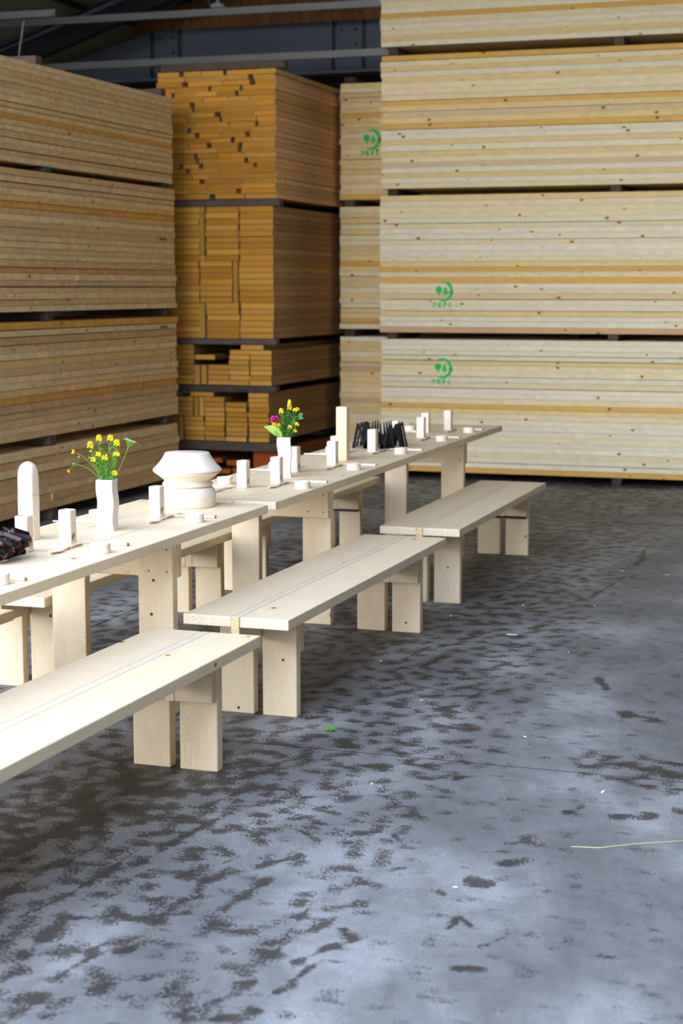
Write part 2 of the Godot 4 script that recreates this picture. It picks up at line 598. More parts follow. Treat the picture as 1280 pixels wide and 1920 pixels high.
	var grain := noise(FastNoiseLite.TYPE_SIMPLEX, 60.0, 63, 2)
	var data := PackedByteArray()
	data.resize(w * h * 3)
	var i := 0
	for y in h:
		var z := FLOOR_AT.position.y + y * FLOOR_AT.size.y / h
		for x in w:
			var xx := FLOOR_AT.position.x + x * FLOOR_AT.size.x / w
			var n3 := grain.get_noise_2d(xx, z)
			var n1 := edge.get_noise_2d(xx * 1.5 + 0.05 * n3, z * 0.95)
			var n2 := mottle.get_noise_2d(xx, z * 0.6)
			var k := y * w + x
			var dirt_and_shade := smoothstep(-0.06, 0.3, mask[k] * 0.62 + 1.35 * n1 - 0.06 + 0.12 * n3) * (0.92 + 0.3 * n3)  # real dirt plus the shade painted around the benches
			dirt_and_shade = maxf(dirt_and_shade, smoothstep(0.52, 0.66, n1 + 0.1 * n3) * 0.6)
			var dust := smoothstep(-0.1, 0.6, n2 + 0.3 * n1 + 0.15 * n3)
			var lum := 1.0 + 0.16 * n2 + 0.06 * n3
			var r := lerpf(lerpf(116.0, 129.0, dust) * lum, 50.0 + 16.0 * n3 + 14.0 * n2, dirt_and_shade * 0.9)
			var g := lerpf(lerpf(114.0, 127.0, dust) * lum, 44.0 + 16.0 * n3 + 14.0 * n2, dirt_and_shade * 0.9)
			var b := lerpf(lerpf(109.0, 122.0, dust) * lum, 38.0 + 16.0 * n3 + 14.0 * n2, dirt_and_shade * 0.9)
			data[i] = int(clampf(r, 0.0, 255.0))
			data[i + 1] = int(clampf(g, 0.0, 255.0))
			data[i + 2] = int(clampf(b, 0.0, 255.0))
			i += 3
	var img := Image.create_from_data(w, h, false, Image.FORMAT_RGB8, data)
	img.generate_mipmaps()
	return ImageTexture.create_from_image(img)


func build_floor() -> void:
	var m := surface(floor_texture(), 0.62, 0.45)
	m.uv1_scale = Vector3(1, 1, 1)
	var bump := NoiseTexture2D.new()
	bump.width = 512
	bump.height = 512
	bump.seamless = true
	bump.as_normal_map = true
	bump.bump_strength = 3.0
	bump.noise = noise(FastNoiseLite.TYPE_SIMPLEX, 0.05, 71, 4)
	m.detail_enabled = false
	m.normal_enabled = true
	m.normal_texture = bump
	m.normal_scale = 0.25
	var f := structure("floor")
	put("bed", box_mesh(Vector3(27.4, 0.1, 30.0), mats.dark_tip, 0, Color.WHITE, 0.0), f, Vector3(0.7, -0.062, -8.0))
	var xs := [-13.0, -3.95, 4.6, 14.4]
	var zs := [-23.0, -16.9, -10.9 - 1.55, -5.88, 0.6, 7.0]
	for a in xs.size() - 1:
		for b in zs.size() - 1:
			var gap := 0.007
			var x0: float = xs[a] + gap * 0.5
			var x1: float = xs[a + 1] - gap * 0.5
			var z0: float = zs[b] + gap * 0.5
			var z1: float = zs[b + 1] - gap * 0.5
			var st := new_st()
			var y := -0.011
			var p := [Vector3(x0, 0, z0), Vector3(x1, 0, z0), Vector3(x1, 0, z1), Vector3(x0, 0, z1)]
			var q := [Vector3(x0, y, z0), Vector3(x1, y, z0), Vector3(x1, y, z1), Vector3(x0, y, z1)]
			var uv := func(v: Vector3) -> Vector2: return Vector2((v.x - FLOOR_AT.position.x) / FLOOR_AT.size.x, (v.z - FLOOR_AT.position.y) / FLOOR_AT.size.y + v.y)
			var en := new_st()
			face(st, p, Vector3.UP, p.map(uv))
			for k in 4:
				var side := [p[k], p[(k + 1) % 4], q[(k + 1) % 4], q[k]]
				var mid: Vector3 = (p[k] + p[(k + 1) % 4]) * 0.5 - Vector3((x0 + x1) * 0.5, 0, (z0 + z1) * 0.5)
				face(en, side, mid, side.map(uv))
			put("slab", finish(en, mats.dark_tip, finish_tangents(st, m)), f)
	# the open yard before the hall
	var yard := structure("ground_yard")
	put("asphalt", box_mesh(Vector3(120, 0.2, 60), mats.yard, 0, Color.WHITE, 0.0), yard, Vector3(0, -0.16, 37.01))


func finish_tangents(st: SurfaceTool, mat: Material) -> ArrayMesh:
	st.generate_normals()
	st.generate_tangents()
	st.set_material(mat)
	return st.commit()


func roof_y(x: float) -> float:
	return 4.505 + 0.3294 * (x + 10.07) if x < 2.0 else 4.505 + 0.3294 * 12.07 - 0.3294 * (x - 2.0)


# an I-beam along x with sloping axis, between two points
func i_beam(a: Vector3, b: Vector3, depth: float, flange: float, web: float, mat: Material) -> ArrayMesh:
	var st := new_st()
	var d := b - a
	var xf := Transform3D(Basis.looking_at(d, Vector3.UP), (a + b) * 0.5)
	var l := d.length()
	for part in [[Vector3(0, depth * 0.5 - 0.01, 0), Vector3(flange, 0.02, l)], [Vector3(0, -depth * 0.5 + 0.01, 0), Vector3(flange, 0.02, l)], [Vector3.ZERO, Vector3(web, depth - 0.04, l)]]:
		var one := new_st()
		box(one, part[0], part[1], 2, Color.WHITE, 0.002)
		st.append_from(one.commit(), 0, xf)
	return finish(st, mat)


func build_hall() -> void:
	# walls with thickness; the front of the hall is open to the yard
	var wb := structure("wall_back")
	put("lower_wall", box_mesh(Vector3(27.4, 3.4, 0.2), mats.wall_dark, 0, Color.WHITE, 0.0), wb, Vector3(0.7, 1.7, -21.6))
	var gable := new_st()
	var outline := PackedVector2Array([Vector2(-13.0, 3.4), Vector2(14.4, 3.4), Vector2(14.4, roof_y(14.4) + 0.34), Vector2(2, roof_y(2.0) + 0.34), Vector2(-13.0, roof_y(-13.0) + 0.34)])
	slab_outline(gable, outline, 0.2)
	put("gable", finish(gable, mats.wall_dark), wb, Vector3(0, 0, -21.6))
	# upright boards that clad the gable above the girder
	var x := -10.6
	while x < 3.0:
		var w := 0.132
		var top := minf(roof_y(x) + 0.3, 6.4)
		if top > 4.98:
			var t := rng.randf_range(0.82, 1.06)
			put("cladding_board", board(Vector3(w - 0.004, top - 4.92, 0.024), 1, mats.cladding, mats.cladding, Color(t, t * rng.randf_range(0.96, 1.03), t), Color.WHITE, 0.004), wb, Vector3(x, (top + 4.92) * 0.5, -19.94 + rng.randf_range(-0.003, 0.003)))
		x += w
	put("cladding_rail", box_mesh(Vector3(14.0, 0.12, 0.1), mats.dark_steel), wb, Vector3(-3.6, 5.3, -20.02))
	for s in [["wall_left", -13.1], ["wall_right", 14.5]]:
		var wl := structure(s[0])
		put("panel", box_mesh(Vector3(0.2, 3.85, ROOF_FRONT + 21.7), mats.wall_dark, 2, Color.WHITE, 0.0), wl, Vector3(s[1], 1.925, (ROOF_FRONT - 21.7) * 0.5))
	var wf := structure("wall_front_added")  # unseen panel added to cut the light coming from the +x side
	var front := new_st()
	slab_outline(front, PackedVector2Array([Vector2(0.3, 0.0), Vector2(14.4, 0.0), Vector2(14.4, roof_y(14.4) + 0.34), Vector2(2.0, roof_y(2.0) + 0.34), Vector2(0.3, roof_y(0.3) + 0.34)]), 0.2)
	put("panel", finish(front, mats.wall_dark), wf, Vector3(0, 0, ROOF_FRONT - 0.15))
	# unseen wall added beside the yard to keep the sky off everything facing +x
	var wy := structure("wall_yard_added")
	put("panel", box_mesh(Vector3(0.25, 7.5, 20.0), mats.wall_dark, 2, Color.WHITE, 0.0), wy, Vector3(1.65, 3.75, 5.6))
	# deep plate girder across the gable, with web stiffeners and bolts
	var g := thing("plate_girder", "deep blue-grey steel girder with paired web stiffeners across the gable wall", "girder", Vector3(0, 0, -20.2))
	var web := new_st()
	slab_outline(web, PackedVector2Array([Vector2(-11.4, 4.345), Vector2(8.0, 4.345), Vector2(8.0, 5.22), Vector2(-8.3, 5.22), Vector2(-10.9, roof_y(-10.9) + 0.3), Vector2(-11.4, 4.36)]), 0.014)
	put("web", finish(web, mats.steel), g)
	put("flange", box_mesh(Vector3(19, 0.03, 0.28), mats.steel), g, Vector3(-1.5, 4.345, 0.0))
	put("flange", box_mesh(Vector3(16, 0.03, 0.2), mats.steel), g, Vector3(0, 5.22, 0.0))
	for px in [-9.33, -8.95, -6.9, -6.51, -4.5, -4.1]:
		put("stiffener", box_mesh(Vector3(0.02, 0.62, 0.12), mats.steel), g, Vector3(px, 4.67, 0.067))
	for px in [-9.14, -6.71]:
		for q in [Vector2(-0.09, 4.86), Vector2(0.09, 4.86), Vector2(0.09, 4.68)]:
			put("bolt", lathe([Vector2(0, 0), Vector2(0.018, 0), Vector2(0.018, 0.014), Vector2(0, 0.016)], mats.dark_steel, 6), g, Vector3(px + q.x, q.y, 0.007), Vector3(PI / 2, 0, 0))
	# galvanised rails in front of it
	rail("galvanised_rail", "galvanised lipped steel rail crossing above the lumber stacks, with a small white fitting", Vector3(-5.0, 4.735, -18.0), 16.0, 0.085)
	rail("galvanised_rail", "galvanised steel rail running in front of the blue-grey girder", Vector3(-5.0, 4.385, -19.2), 16.0, 0.09)
	rail("galvanised_rail", "galvanised steel rail in the roof corner with a thin wire hanging", Vector3(-12.2, 4.55, -16.4), 7.0, 0.08)
	var lamp := thing("ceiling_fitting", "small white round fitting with a blue wire on the galvanised rail", "fitting", Vector3(-7.52, 4.822, -18.0))
	put("body", lathe([Vector2(0, 0), Vector2(0.075, 0.0), Vector2(0.09, 0.02), Vector2(0.07, 0.045), Vector2(0.02, 0.06), Vector2(0.018, 0.2), Vector2(0, 0.2)], mats.white, 20), lamp)
	var wire := new_st()
	tube(wire, [Vector3(-0.06, 0.03, 0.03), Vector3(-0.1, 0.06, 0.04), Vector3(-0.07, 0.16, 0.02), Vector3(-0.02, 0.2, 0)], [0.009, 0.009, 0.009, 0.009])
	put("wire", finish(wire, mats.blue), lamp)
	var hang := new_st()
	tube(hang, [Vector3(0, 0, 0), Vector3(-0.06, -0.3, 0), Vector3(-0.10, -0.7, 0.02)], [0.008, 0.008, 0.008])
	var h := put("hanging_wire", finish(hang, mats.zinc), self, Vector3(-9.06, 4.53, -16.38))
	tag(h, "thin pale wire hanging from the rail in the roof corner", "wire")
	# roof: deck, rafters and purlins
	var c := structure("ceiling")
	for side in [[-13.6, 2.0], [2.0, 15.0]]:
		var st := new_st()
		var y0 := roof_y(side[0]) + 0.36
		var y1 := roof_y(side[1]) + 0.36
		slab_outline(st, PackedVector2Array([Vector2(side[0], y0), Vector2(side[1], y1), Vector2(side[1], y1 + 0.12), Vector2(side[0], y0 + 0.12)]), 21.7 + ROOF_FRONT)
		put("deck", finish(st, mats.deck), c, Vector3(0, 0, (ROOF_FRONT - 21.7) * 0.5))
	for z in [-18.7, -13.9, -9.2, -4.5]:
		put("rafter", i_beam(Vector3(-13.0, roof_y(-13.0) + 0.15, z), Vector3(2.0, roof_y(2.0) + 0.15, z), 0.3, 0.18, 0.012, mats.dark_steel), c)
		put("rafter", i_beam(Vector3(2.0, roof_y(2.0) + 0.15, z), Vector3(14.4, roof_y(14.4) + 0.15, z), 0.3, 0.18, 0.012, mats.dark_steel), c)
	for k in 18:
		var px := -12.6 + k * 1.55
		put("purlin", box_mesh(Vector3(0.07, 0.05, 17.2), mats.dark_steel, 2), c, Vector3(px, roof_y(px) + 0.325, -13.0))


func rail(called: String, label: String, at: Vector3, length: float, height: float) -> void:
	var t := thing(called, label, "rail", at)
	var st := new_st()
	box(st, Vector3(0, height * 0.5, 0), Vector3(length, height, 0.004), 0, Color.WHITE, 0.0)
	box(st, Vector3(0, height - 0.003, -0.035), Vector3(length, 0.006, 0.07), 0, Color.WHITE, 0.0)
	box(st, Vector3(0, 0.003, 0.03), Vector3(length, 0.006, 0.06), 0, Color.WHITE, 0.0)
	put("profile", finish(st, mats.zinc), t)
	put("lip", box_mesh(Vector3(length, 0.022, 0.005), mats.zinc), t, Vector3(0, 0.012, 0.06))


# ---------------------------------------------------------------- stacked lumber

func shade_of(letter: String) -> Color:
	var c: Color = {
		"w": lin(255, 253, 244), "c": lin(254, 245, 221), "y": lin(250, 230, 184), "o": lin(242, 200, 126),
		"b": lin(240, 222, 192), "d": lin(226, 204, 172), "r": lin(232, 196, 164),
	}[letter]
	var t := rng.randf_range(0.93, 1.03)
	return Color(c.r * t, c.g * t, c.b * t * rng.randf_range(0.96, 1.02))


# a pack of long planks seen from its long side: local x runs along the planks, the seen side looks to +z
func side_pack(label: String, group: String, at: Vector3, turn: float, length: float, height: float, depth: float, rows: String, mat: Material, end_far: bool, splits: float) -> Node3D:
	var p := thing("lumber_pack", label, "lumber pack", at, turn, group)
	var n := rows.length()
	var hs := []
	var total := 0.0
	for k in n:
		hs.append(rng.randf_range(0.88, 1.12))
		total += hs[k]
	var y := height
	var inner := new_st()
	for k in n:
		var rh: float = hs[k] / total * height
		var gap: float = [0.0003, 0.0006, 0.0015][rng.randi() % 3] if rng.randf() > 0.2 else rng.randf_range(0.003, 0.006)
		if end_far:
			gap = gap * 1.3 + 0.0012
		var bh := rh - gap
		var tint := shade_of(rows[k])
		var deep := rng.randf_range(0.13, 0.17)
		var cuts := [-rng.randf_range(-0.004, 0.01), length + rng.randf_range(-0.006, 0.012) * (2.0 if end_far else 1.0)]
		if rng.randf() < splits:
			cuts.insert(1, rng.randf_range(0.45, 0.95) * length)
		for s in cuts.size() - 1:
			var x0: float = cuts[s] + (0.002 if s > 0 else 0.0)
			var x1: float = cuts[s + 1]
			if s > 0:
				tint = shade_of(rows[k])
			var o := put("plank", board(Vector3(x1 - x0, bh, deep), 0, mat, mats.sawn_end, tint, lin(240, 206, 150), 0.0014), p, Vector3((x0 + x1) * 0.5, y - rh * 0.5 - gap * 0.5, -deep * 0.5 + rng.randf_range(-0.004, 0.003) * (2.2 if end_far else 1.0)))
			o.rotation.y = rng.randf_range(-0.0012, 0.0012)
			o.rotation.z = rng.randf_range(-0.0003, 0.0003)
		var bx := -deep - 0.004
		while bx > -depth + 0.08:
			var bw := minf(rng.randf_range(0.14, 0.2), bx + depth)
			box(inner, Vector3(length * 0.5 + rng.randf_range(-0.01, 0.01), y - rh * 0.5, bx - bw * 0.5), Vector3(length - 0.01, bh - 0.001, bw - 0.004), 0, tint, 0.001)
			bx -= bw
		y -= rh
	var rest := put("inner_planks", finish(inner, mat), p)
	rest.set_meta("kind", "stuff")
	return p


# a pack seen from the board ends: local x runs across, y up, the ends look to +z and the boards run to -z
func end_pack(label: String, at: Vector3, width: float, height: float, length: float, boards: Array, side_tint: Color) -> Node3D:
	var p := thing("lumber_pack", label, "lumber pack", at, 0.0, "packs of the ochre stack seen from its board ends")
	for b in boards:
		var r: Rect2 = b[0]
		var t: Color = b[1]
		var l := length + rng.randf_range(-0.02, 0.02)
		var s := rng.randf_range(0.74, 1.14)
		var side := Color(side_tint.r * s, side_tint.g * s * rng.randf_range(0.93, 1.02), side_tint.b * s * rng.randf_range(0.8, 1.05))
		put("plank", board(Vector3(r.size.x, r.size.y, l), 2, mats.sawn, mats.sawn_end, side, t, 0.0025), p, Vector3(r.get_center().x, r.get_center().y, -l * 0.5 + rng.randf_range(-0.014, 0.012)))
	return p


func ochre(pale := 0.0) -> Color:
	var c := lin(226, 172, 64).lerp(lin(240, 200, 118), clampf(rng.randf() * 0.55 + pale, 0.0, 1.0))
	var t := rng.randf_range(0.78, 1.16)
	return Color(c.r * t, c.g * t, c.b * t * 1.05)


# rows of boards laid loosely, with open gaps between some
func loose_rows(width: float, height: float, rows: int) -> Array:
	var out := []
	var rh := height / rows
	for k in rows:
		var x := width + rng.randf_range(-0.012, 0.008)
		while x > 0.06:
			var w := rng.randf_range(0.15, 0.34)
			if x - w < 0.1:
				w = x - rng.randf_range(-0.01, 0.02)
			out.append([Rect2(x - w, k * rh + 0.0012, w - 0.003, rh - 0.0024), ochre()])
			x -= w
			if rng.randf() < 0.3:
				x -= rng.randf_range(0.025, 0.06)
	return out


# columns of boards; COLS holds [x, width, rows from, rows to] with negative rows for a board on its edge
func column_rows(cols: Array, rh: float, pale: float) -> Array:
	var out := []
	for c in cols:
		if c[3] < 0:
			out.append([Rect2(c[0], c[2] * rh + 0.001, c[1] - 0.004, -c[3] * rh - 0.004), ochre(pale + 0.2)])
			continue
		for k in range(c[2], c[3]):
			out.append([Rect2(c[0] + rng.randf_range(0.0, 0.006), k * rh + 0.001, c[1] - 0.003 - rng.randf_range(0.0, 0.004), rh - 0.0012), ochre(pale + (0.25 if rng.randf() < 0.3 else 0.0))])
	return out


func bearer(label: String, at: Vector3, size: Vector3, axis: int, group: String) -> Node3D:
	var t := rng.randf_range(0.5, 0.95)
	var o := put("timber_bearer", board(size, axis, mats.grey, mats.grey, Color(t, t, t), Color(t * 0.8, t * 0.75, t * 0.7), 0.006), self, at)
	tag(o, label, "bearer", group)
	return o


# green stencil: two trees inside a ring of two curved arrows, four letters below
func stencil(parent: Node3D, at: Vector3, s: float, wear: float) -> void:
	var st := new_st()
	var t := 0.0016
	var arc := func(from: float, to: float, r: float, wide: float, head: bool) -> void:
		var o := PackedVector2Array()
		var n := 16
		for k in n + 1:
			var a := deg_to_rad(lerpf(from, to, k * 1.0 / n))
			var w: float = wide * smoothstep(0.0, 0.5, k * 1.0 / n) * 0.5
			o.append(Vector2(cos(a), sin(a)) * (r + w + 0.002))
		if head:
			var a := deg_to_rad(to + (to - from) * 0.02)
			o.append(Vector2(cos(a), sin(a)) * (r + wide))
			var a2 := deg_to_rad(to + (to - from) * 0.12)
			o.append(Vector2(cos(a2), sin(a2)) * r)
			o.append(Vector2(cos(a), sin(a)) * (r - wide))
		for k in n + 1:
			var a := deg_to_rad(lerpf(to, from, k * 1.0 / n))
			var w: float = wide * smoothstep(0.0, 0.5, 1.0 - k * 1.0 / n) * 0.5
			o.append(Vector2(cos(a), sin(a)) * (r - w - 0.002))
		slab_outline(st, o, t)
	arc.call(100.0 + 30.0 * wear, 2.0, s, s * 0.26, true)
	arc.call(235.0, 348.0, s, s * 0.26, true)
	# broad-leaved tree
	var crown := PackedVector2Array()
	for k in 20:
		var a := TAU * k / 20
		crown.append(Vector2(-s * 0.42 + cos(a) * s * 0.36, s * 0.16 + sin(a) * s * 0.38))
	slab_outline(st, crown, t)
	slab_outline(st, PackedVector2Array([Vector2(-s * 0.52, -s * 0.18), Vector2(-s * 0.32, -s * 0.18), Vector2(-s * 0.36, -s * 0.46), Vector2(-s * 0.48, -s * 0.46)]), t)
	# conifer
	slab_outline(st, PackedVector2Array([Vector2(s * 0.3, s * 0.5), Vector2(s * 0.5, s * 0.12), Vector2(s * 0.44, s * 0.12), Vector2(s * 0.64, -s * 0.26), Vector2(s * 0.38, -s * 0.28), Vector2(s * 0.36, -s * 0.44), Vector2(s * 0.22, -s * 0.44), Vector2(s * 0.22, -s * 0.28), Vector2(-s * 0.02, -s * 0.26), Vector2(s * 0.16, s * 0.12), Vector2(s * 0.1, s * 0.12)]), t)
	var o := put("stencil_emblem", finish(st, mats.paint), parent, at)
	o.set_meta("label", "green sprayed emblem of two trees in a ring of arrows")
	# PEFC in broken stencil letters
	var tx := new_st()
	var bar := func(x: float, y: float, w: float, h: float) -> void:
		slab_outline(tx, PackedVector2Array([Vector2(x, y), Vector2(x + w, y), Vector2(x + w, y + h), Vector2(x, y + h)]), t)
	var lh := s * 0.52
	var lw := s * 0.42
	var b := s * 0.13
	var x := -s * 1.12
	var y := -s * 1.72
	bar.call(x, y + lh - b, lw - b, b)
	bar.call(x + lw - b, y + lh * 0.42, b, lh * 0.5)
	bar.call(x + b * 0.6, y + lh * 0.32, lw - b * 1.4, b)
	bar.call(x, y, b, lh * 0.24)
	x += s * 0.6
	bar.call(x, y, b, lh)
	bar.call(x + b, y + lh - b, lw * 0.6, b)
	bar.call(x + b * 1.2, y + lh * 0.5 - b * 0.5, lw * 0.45, b)
	bar.call(x + b, y, lw * 0.6, b)
	x += s * 0.6
	bar.call(x, y, b, lh)
	bar.call(x + b, y + lh - b, lw * 0.6, b)
	bar.call(x + b * 1.2, y + lh * 0.5 - b * 0.5, lw * 0.45, b)
	x += s * 0.6
	for k in 9:
		var a0 := deg_to_rad(55.0 + k * 27.0)
		var a1 := deg_to_rad(55.0 + (k + 1) * 27.0)
		var c := Vector2(x + lw * 0.5, y + lh * 0.5)
		var r1 := Vector2(lw * 0.5, lh * 0.5)
		var r0 := r1 - Vector2(b, b) * 0.85
		slab_outline(tx, PackedVector2Array([c + Vector2(cos(a0), sin(a0)) * r0, c + Vector2(cos(a0), sin(a0)) * r1, c + Vector2(cos(a1), sin(a1)) * r1, c + Vector2(cos(a1), sin(a1)) * r0]), t)
	var letters := put("stencil_letters", finish(tx, mats.paint), parent, at)
	letters.set_meta("label", "four green stencilled letters")


func build_lumber() -> void:
	# wide pale stack across the end of the hall, planks along x
	var g := "packs of the wide pale stack"
	var x0 := -4.6
	var len := 5.2
	var packs := [
		[3.85, 1.2, "wcwycoccwccycwwcwccwocwcyw", "topmost pack of the wide pale stack, cut off by the picture's upper edge"],
		[2.61, 1.162, "ocywycccoybyowwywycbwywc", "pack under the topmost in the wide pale stack, several orange planks among white"],
		[1.33, 1.22, "ycccwcwwcwwcyocowcbcwywwr", "pale lumber pack with green tree stencil above the lowest pack of its stack"],
		[0.075, 1.195, "wwwwyccwcwwcoycwwwcwwcwwo", "lowest pack of the wide pale stack, green tree stencil, orange bottom plank"],
	]
	for q in packs:
		var p := side_pack(q[3], g, Vector3(x0 + rng.randf_range(-0.012, 0.02), q[0], -14.76 + rng.randf_range(-0.006, 0.006)), 0.0, len, q[1], 0.78, q[2], mats.sawn, false, 0.04)
		if q[0] > 1.0 and q[0] < 2.0:
			stencil(p, Vector3(-4.017 - p.position.x, 1.70 - q[0], 0.0045), 0.083, 0.0)
		elif q[0] < 1.0:
			stencil(p, Vector3(-4.02 - p.position.x, 1.012 - q[0], 0.0045), 0.083, 0.9)
	var under := {3.772: "under the topmost pack of the wide pale stack", 2.55: "in the gap halfway up the wide pale stack", 1.27: "on the lowest pack of the wide pale stack", 0.0: "on the floor under the wide pale stack"}
	for y in under:
		for k in 3:
			var bx: float = [-4.5, -2.49, -0.5][k]
			if y == 0.0:
				bx = [-4.45, -2.43, -0.5][k]
			var hb: float = 0.075 if y > 3.0 or y == 0.0 else 0.058
			bearer("dark bearer %s, %s" % [under[y], ["corner by set-back stack", "halfway along", "outer end"][k]], Vector3(bx, y + hb * 0.5, -15.16), Vector3(0.085, hb, 0.76), 2, "bearers of the wide pale stack")
	# narrow stack between, set further back
	var g2 := "packs of the set-back stack"
	var back := [
		[2.565, 1.09, "ycyycyoyyycyycyyyycycyo", "topmost pack of the set-back stack, green stencil half hidden by the wide stack"],
		[1.335, 1.165, "cyycyccyyyoycyycyccyyoc", "middle pack of the set-back stack between the ochre and the wide stacks"],
		[0.075, 1.185, "wyycybryyycydyyccyycywyc", "lowest pack of the set-back stack, brown knots and one grey plank"],
	]
	for q in back:
		var p := side_pack(q[3], g2, Vector3(-5.29 + rng.randf_range(0.0, 0.015), q[0], -15.66), 0.0, 3.4, q[1], 0.9, q[2], mats.sawn, false, 0.1)
		if q[0] > 2.0:
			stencil(p, Vector3(-4.985 - p.position.x, 3.13 - q[0], 0.0045), 0.088, 0.5)
		elif q[0] < 1.0:
			stencil(p, Vector3(-4.795 - p.position.x, 0.53 - q[0], 0.0045), 0.088, 0.5)
	for y in [3.655, 2.5, 1.26, 0.0]:
		for k in 2:
			bearer("dark bearer %s the set-back stack, %s" % [{3.655: "lying on top of", 2.5: "under the topmost pack of", 1.26: "under the middle pack of", 0.0: "on the floor beneath"}[y], ["beside the ochre stack", "behind the wide stack"][k]], Vector3(-5.2 + k * 2.2, y + 0.0325, -16.1), Vector3(0.1, 0.062 if y > 0.1 else 0.073, 0.86), 2, "bearers of the set-back stack")
	# long brown stack beside the tables, planks along -z
	var g3 := "packs of the long brown stack"
	var long := [
		[2.612, 0.72, "ccbcbccycobcbcbbc", "topmost pack of the long brown stack, thin rough planks with one ochre layer"],
		[1.558, 1.01, "bcbcyobcbbccbcbrcbbcbc", "second pack of the long brown stack, thin rough planks, dark open seams"],
		[0.635, 0.85, "ocdbcybccyodbbcb", "third pack of the long brown stack, thick planks with ochre layers"],
		[0.09, 0.468, "cbcbbcbb", "lowest pack of the long brown stack, behind the flower vases"],
	]
	for q in long:
		var tilt := side_pack(q[3], g3, Vector3(-6.08 + rng.randf_range(-0.008, 0.008), q[0], -8.0), PI / 2, 5.52 + (2.65 - q[0]) * 0.025, q[1], 1.15, q[2], mats.rough, true, 0.5)
		if q[0] > 0.6 and q[0] < 1.6:
			# worn dark stamps near the far end of some planks
			var ink := new_st()
			for k in 5:
				slab_outline(ink, PackedVector2Array([Vector2(k * 0.028, 0), Vector2(k * 0.028 + 0.018, 0), Vector2(k * 0.028 + 0.018, 0.022 if k < 4 else 0.028), Vector2(k * 0.028 + 0.004, 0.022)]), 0.0012)
			var o := put("ink_stamp", finish(ink, mats.ink), tilt, Vector3(5.22, q[1] - 0.095 if q[0] < 1.0 else q[1] - 0.44, 0.0085))
			o.set_meta("label", "faint dark ink stamp, unreadable")
			o.set_meta("kind", "stuff")
	var gaps := {3.335: 0.055, 2.57: 0.04, 1.488: 0.068, 0.56: 0.073, 0.0: 0.088}
	for y in gaps:
		var hb: float = gaps[y]
		for k in 3:
			var bz: float = [-13.4, -11.3, -9.2][k]
			if y > 3.0:
				bz = [-13.35, -11.2, -9.0][k]
			var where: String = {3.335: "lying on top of the long brown stack", 2.57: "under the topmost pack of the long brown stack", 1.488: "under the second pack of the long brown stack", 0.56: "on the lowest pack of the long brown stack", 0.0: "on the floor under the long brown stack"}[y]
			var br := bearer("dark bearer %s, %s" % [where, ["by ochre stack", "further along", "past picture's edge"][k]], Vector3(-6.64, y + hb * 0.5, bz), Vector3(1.1 if y < 3.0 else 1.12, hb - 0.001, 0.1), 0, "bearers of the long brown stack")
			if y == 2.57 and k == 1:
				put("painted_end", box_mesh(Vector3(0.003, hb - 0.004, 0.096), mats.green_end, 0, Color.WHITE, 0.001), br, Vector3(0.5515, 0, 0)).set_meta("label", "green painted end")
	# ochre stack seen from its board ends
	var ox := -6.455
	var oz := -14.05
	end_pack("topmost pack of the ochre stack, loosely laid boards with square gaps", Vector3(ox, 2.505, oz), 1.12, 1.11, 3.6, loose_rows(1.12, 1.11, 25), lin(232, 200, 164))
	var blocks := column_rows([
		[-0.1, 0.2, 0, 22], [0.1, 0.29, 0, 6], [0.39, 0.05, 0, -6], [0.445, 0.32, 0, 6], [0.77, 0.32, 0, 6],
		[0.1, 0.28, 6, 13], [0.385, 0.315, 6, 13], [0.705, 0.05, 6, -7], [0.76, 0.33, 6, 13],
		[0.1, 0.29, 13, 22], [0.39, 0.05, 14, -7], [0.39, 0.05, 13, 14], [0.39, 0.05, 21, 22], [0.445, 0.32, 13, 22], [0.77, 0.32, 13, 22]], 1.16 / 22.0, 0.2)
	end_pack("second pack of the ochre stack, square blocks with boards set on edge", Vector3(ox, 1.28, oz), 1.09, 1.16, 3.6, blocks, lin(184, 152, 118))  # lower packs get darker side tints: shade put into the colour
	end_pack("third pack of the ochre stack, thin and notched along its top", Vector3(ox - 0.03, 0.865, oz), 1.09, 0.36, 3.6, column_rows([[-0.1, 0.24, 0, 7], [0.14, 0.21, 0, 7], [0.15, 0.2, 7, 8], [0.355, 0.06, 0, -4], [0.415, 0.06, 0, -4], [0.36, 0.2, 5, 6], [0.48, 0.21, 0, 4], [0.69, 0.2, 0, 7], [0.89, 0.21, 0, 7], [0.8, 0.22, 7, 8]], 0.36 / 8.0, 0.25), lin(168, 136, 104))
	end_pack("fourth pack of the ochre stack, thin, resting on the dark beam behind the table", Vector3(ox - 0.03, 0.36, oz), 1.09, 0.44, 3.6, column_rows([[-0.1, 0.24, 0, 8], [0.14, 0.2, 5, 9], [0.14, 0.05, 0, -5], [0.19, 0.05, 0, -5], [0.245, 0.2, 0, 5], [0.345, 0.05, 5, -4], [0.395, 0.05, 5, -4], [0.445, 0.2, 0, 9], [0.3, 0.24, 9, 10], [0.65, 0.21, 0, 8], [0.87, 0.2, 0, 10]], 0.44 / 10.0, 0.25), lin(160, 128, 96))
	# reddish boards at the foot
	var foot := []
	for q in [[0.3, 0.155, 0.26, 0.04], [0.02, 0.14, 0.2, 0.128], [0.6, 0.13, 0.2, 0.05], [0.86, 0.03, 0.23, 0.237], [0.2, 0.1, 0.2, 0.04], [0.42, 0.055, 0.22, 0.045], [0.66, 0.06, 0.19, 0.05], [0.0, 0.02, 0.2, 0.12], [0.36, 0.0, 0.7, 0.03]]:
		var t := rng.randf_range(0.7, 1.1)
		var c := lin(206, 110, 62)
		foot.append([Rect2(q[0], q[1], q[2], q[3]), Color(c.r * t, c.g * t, c.b * t)])
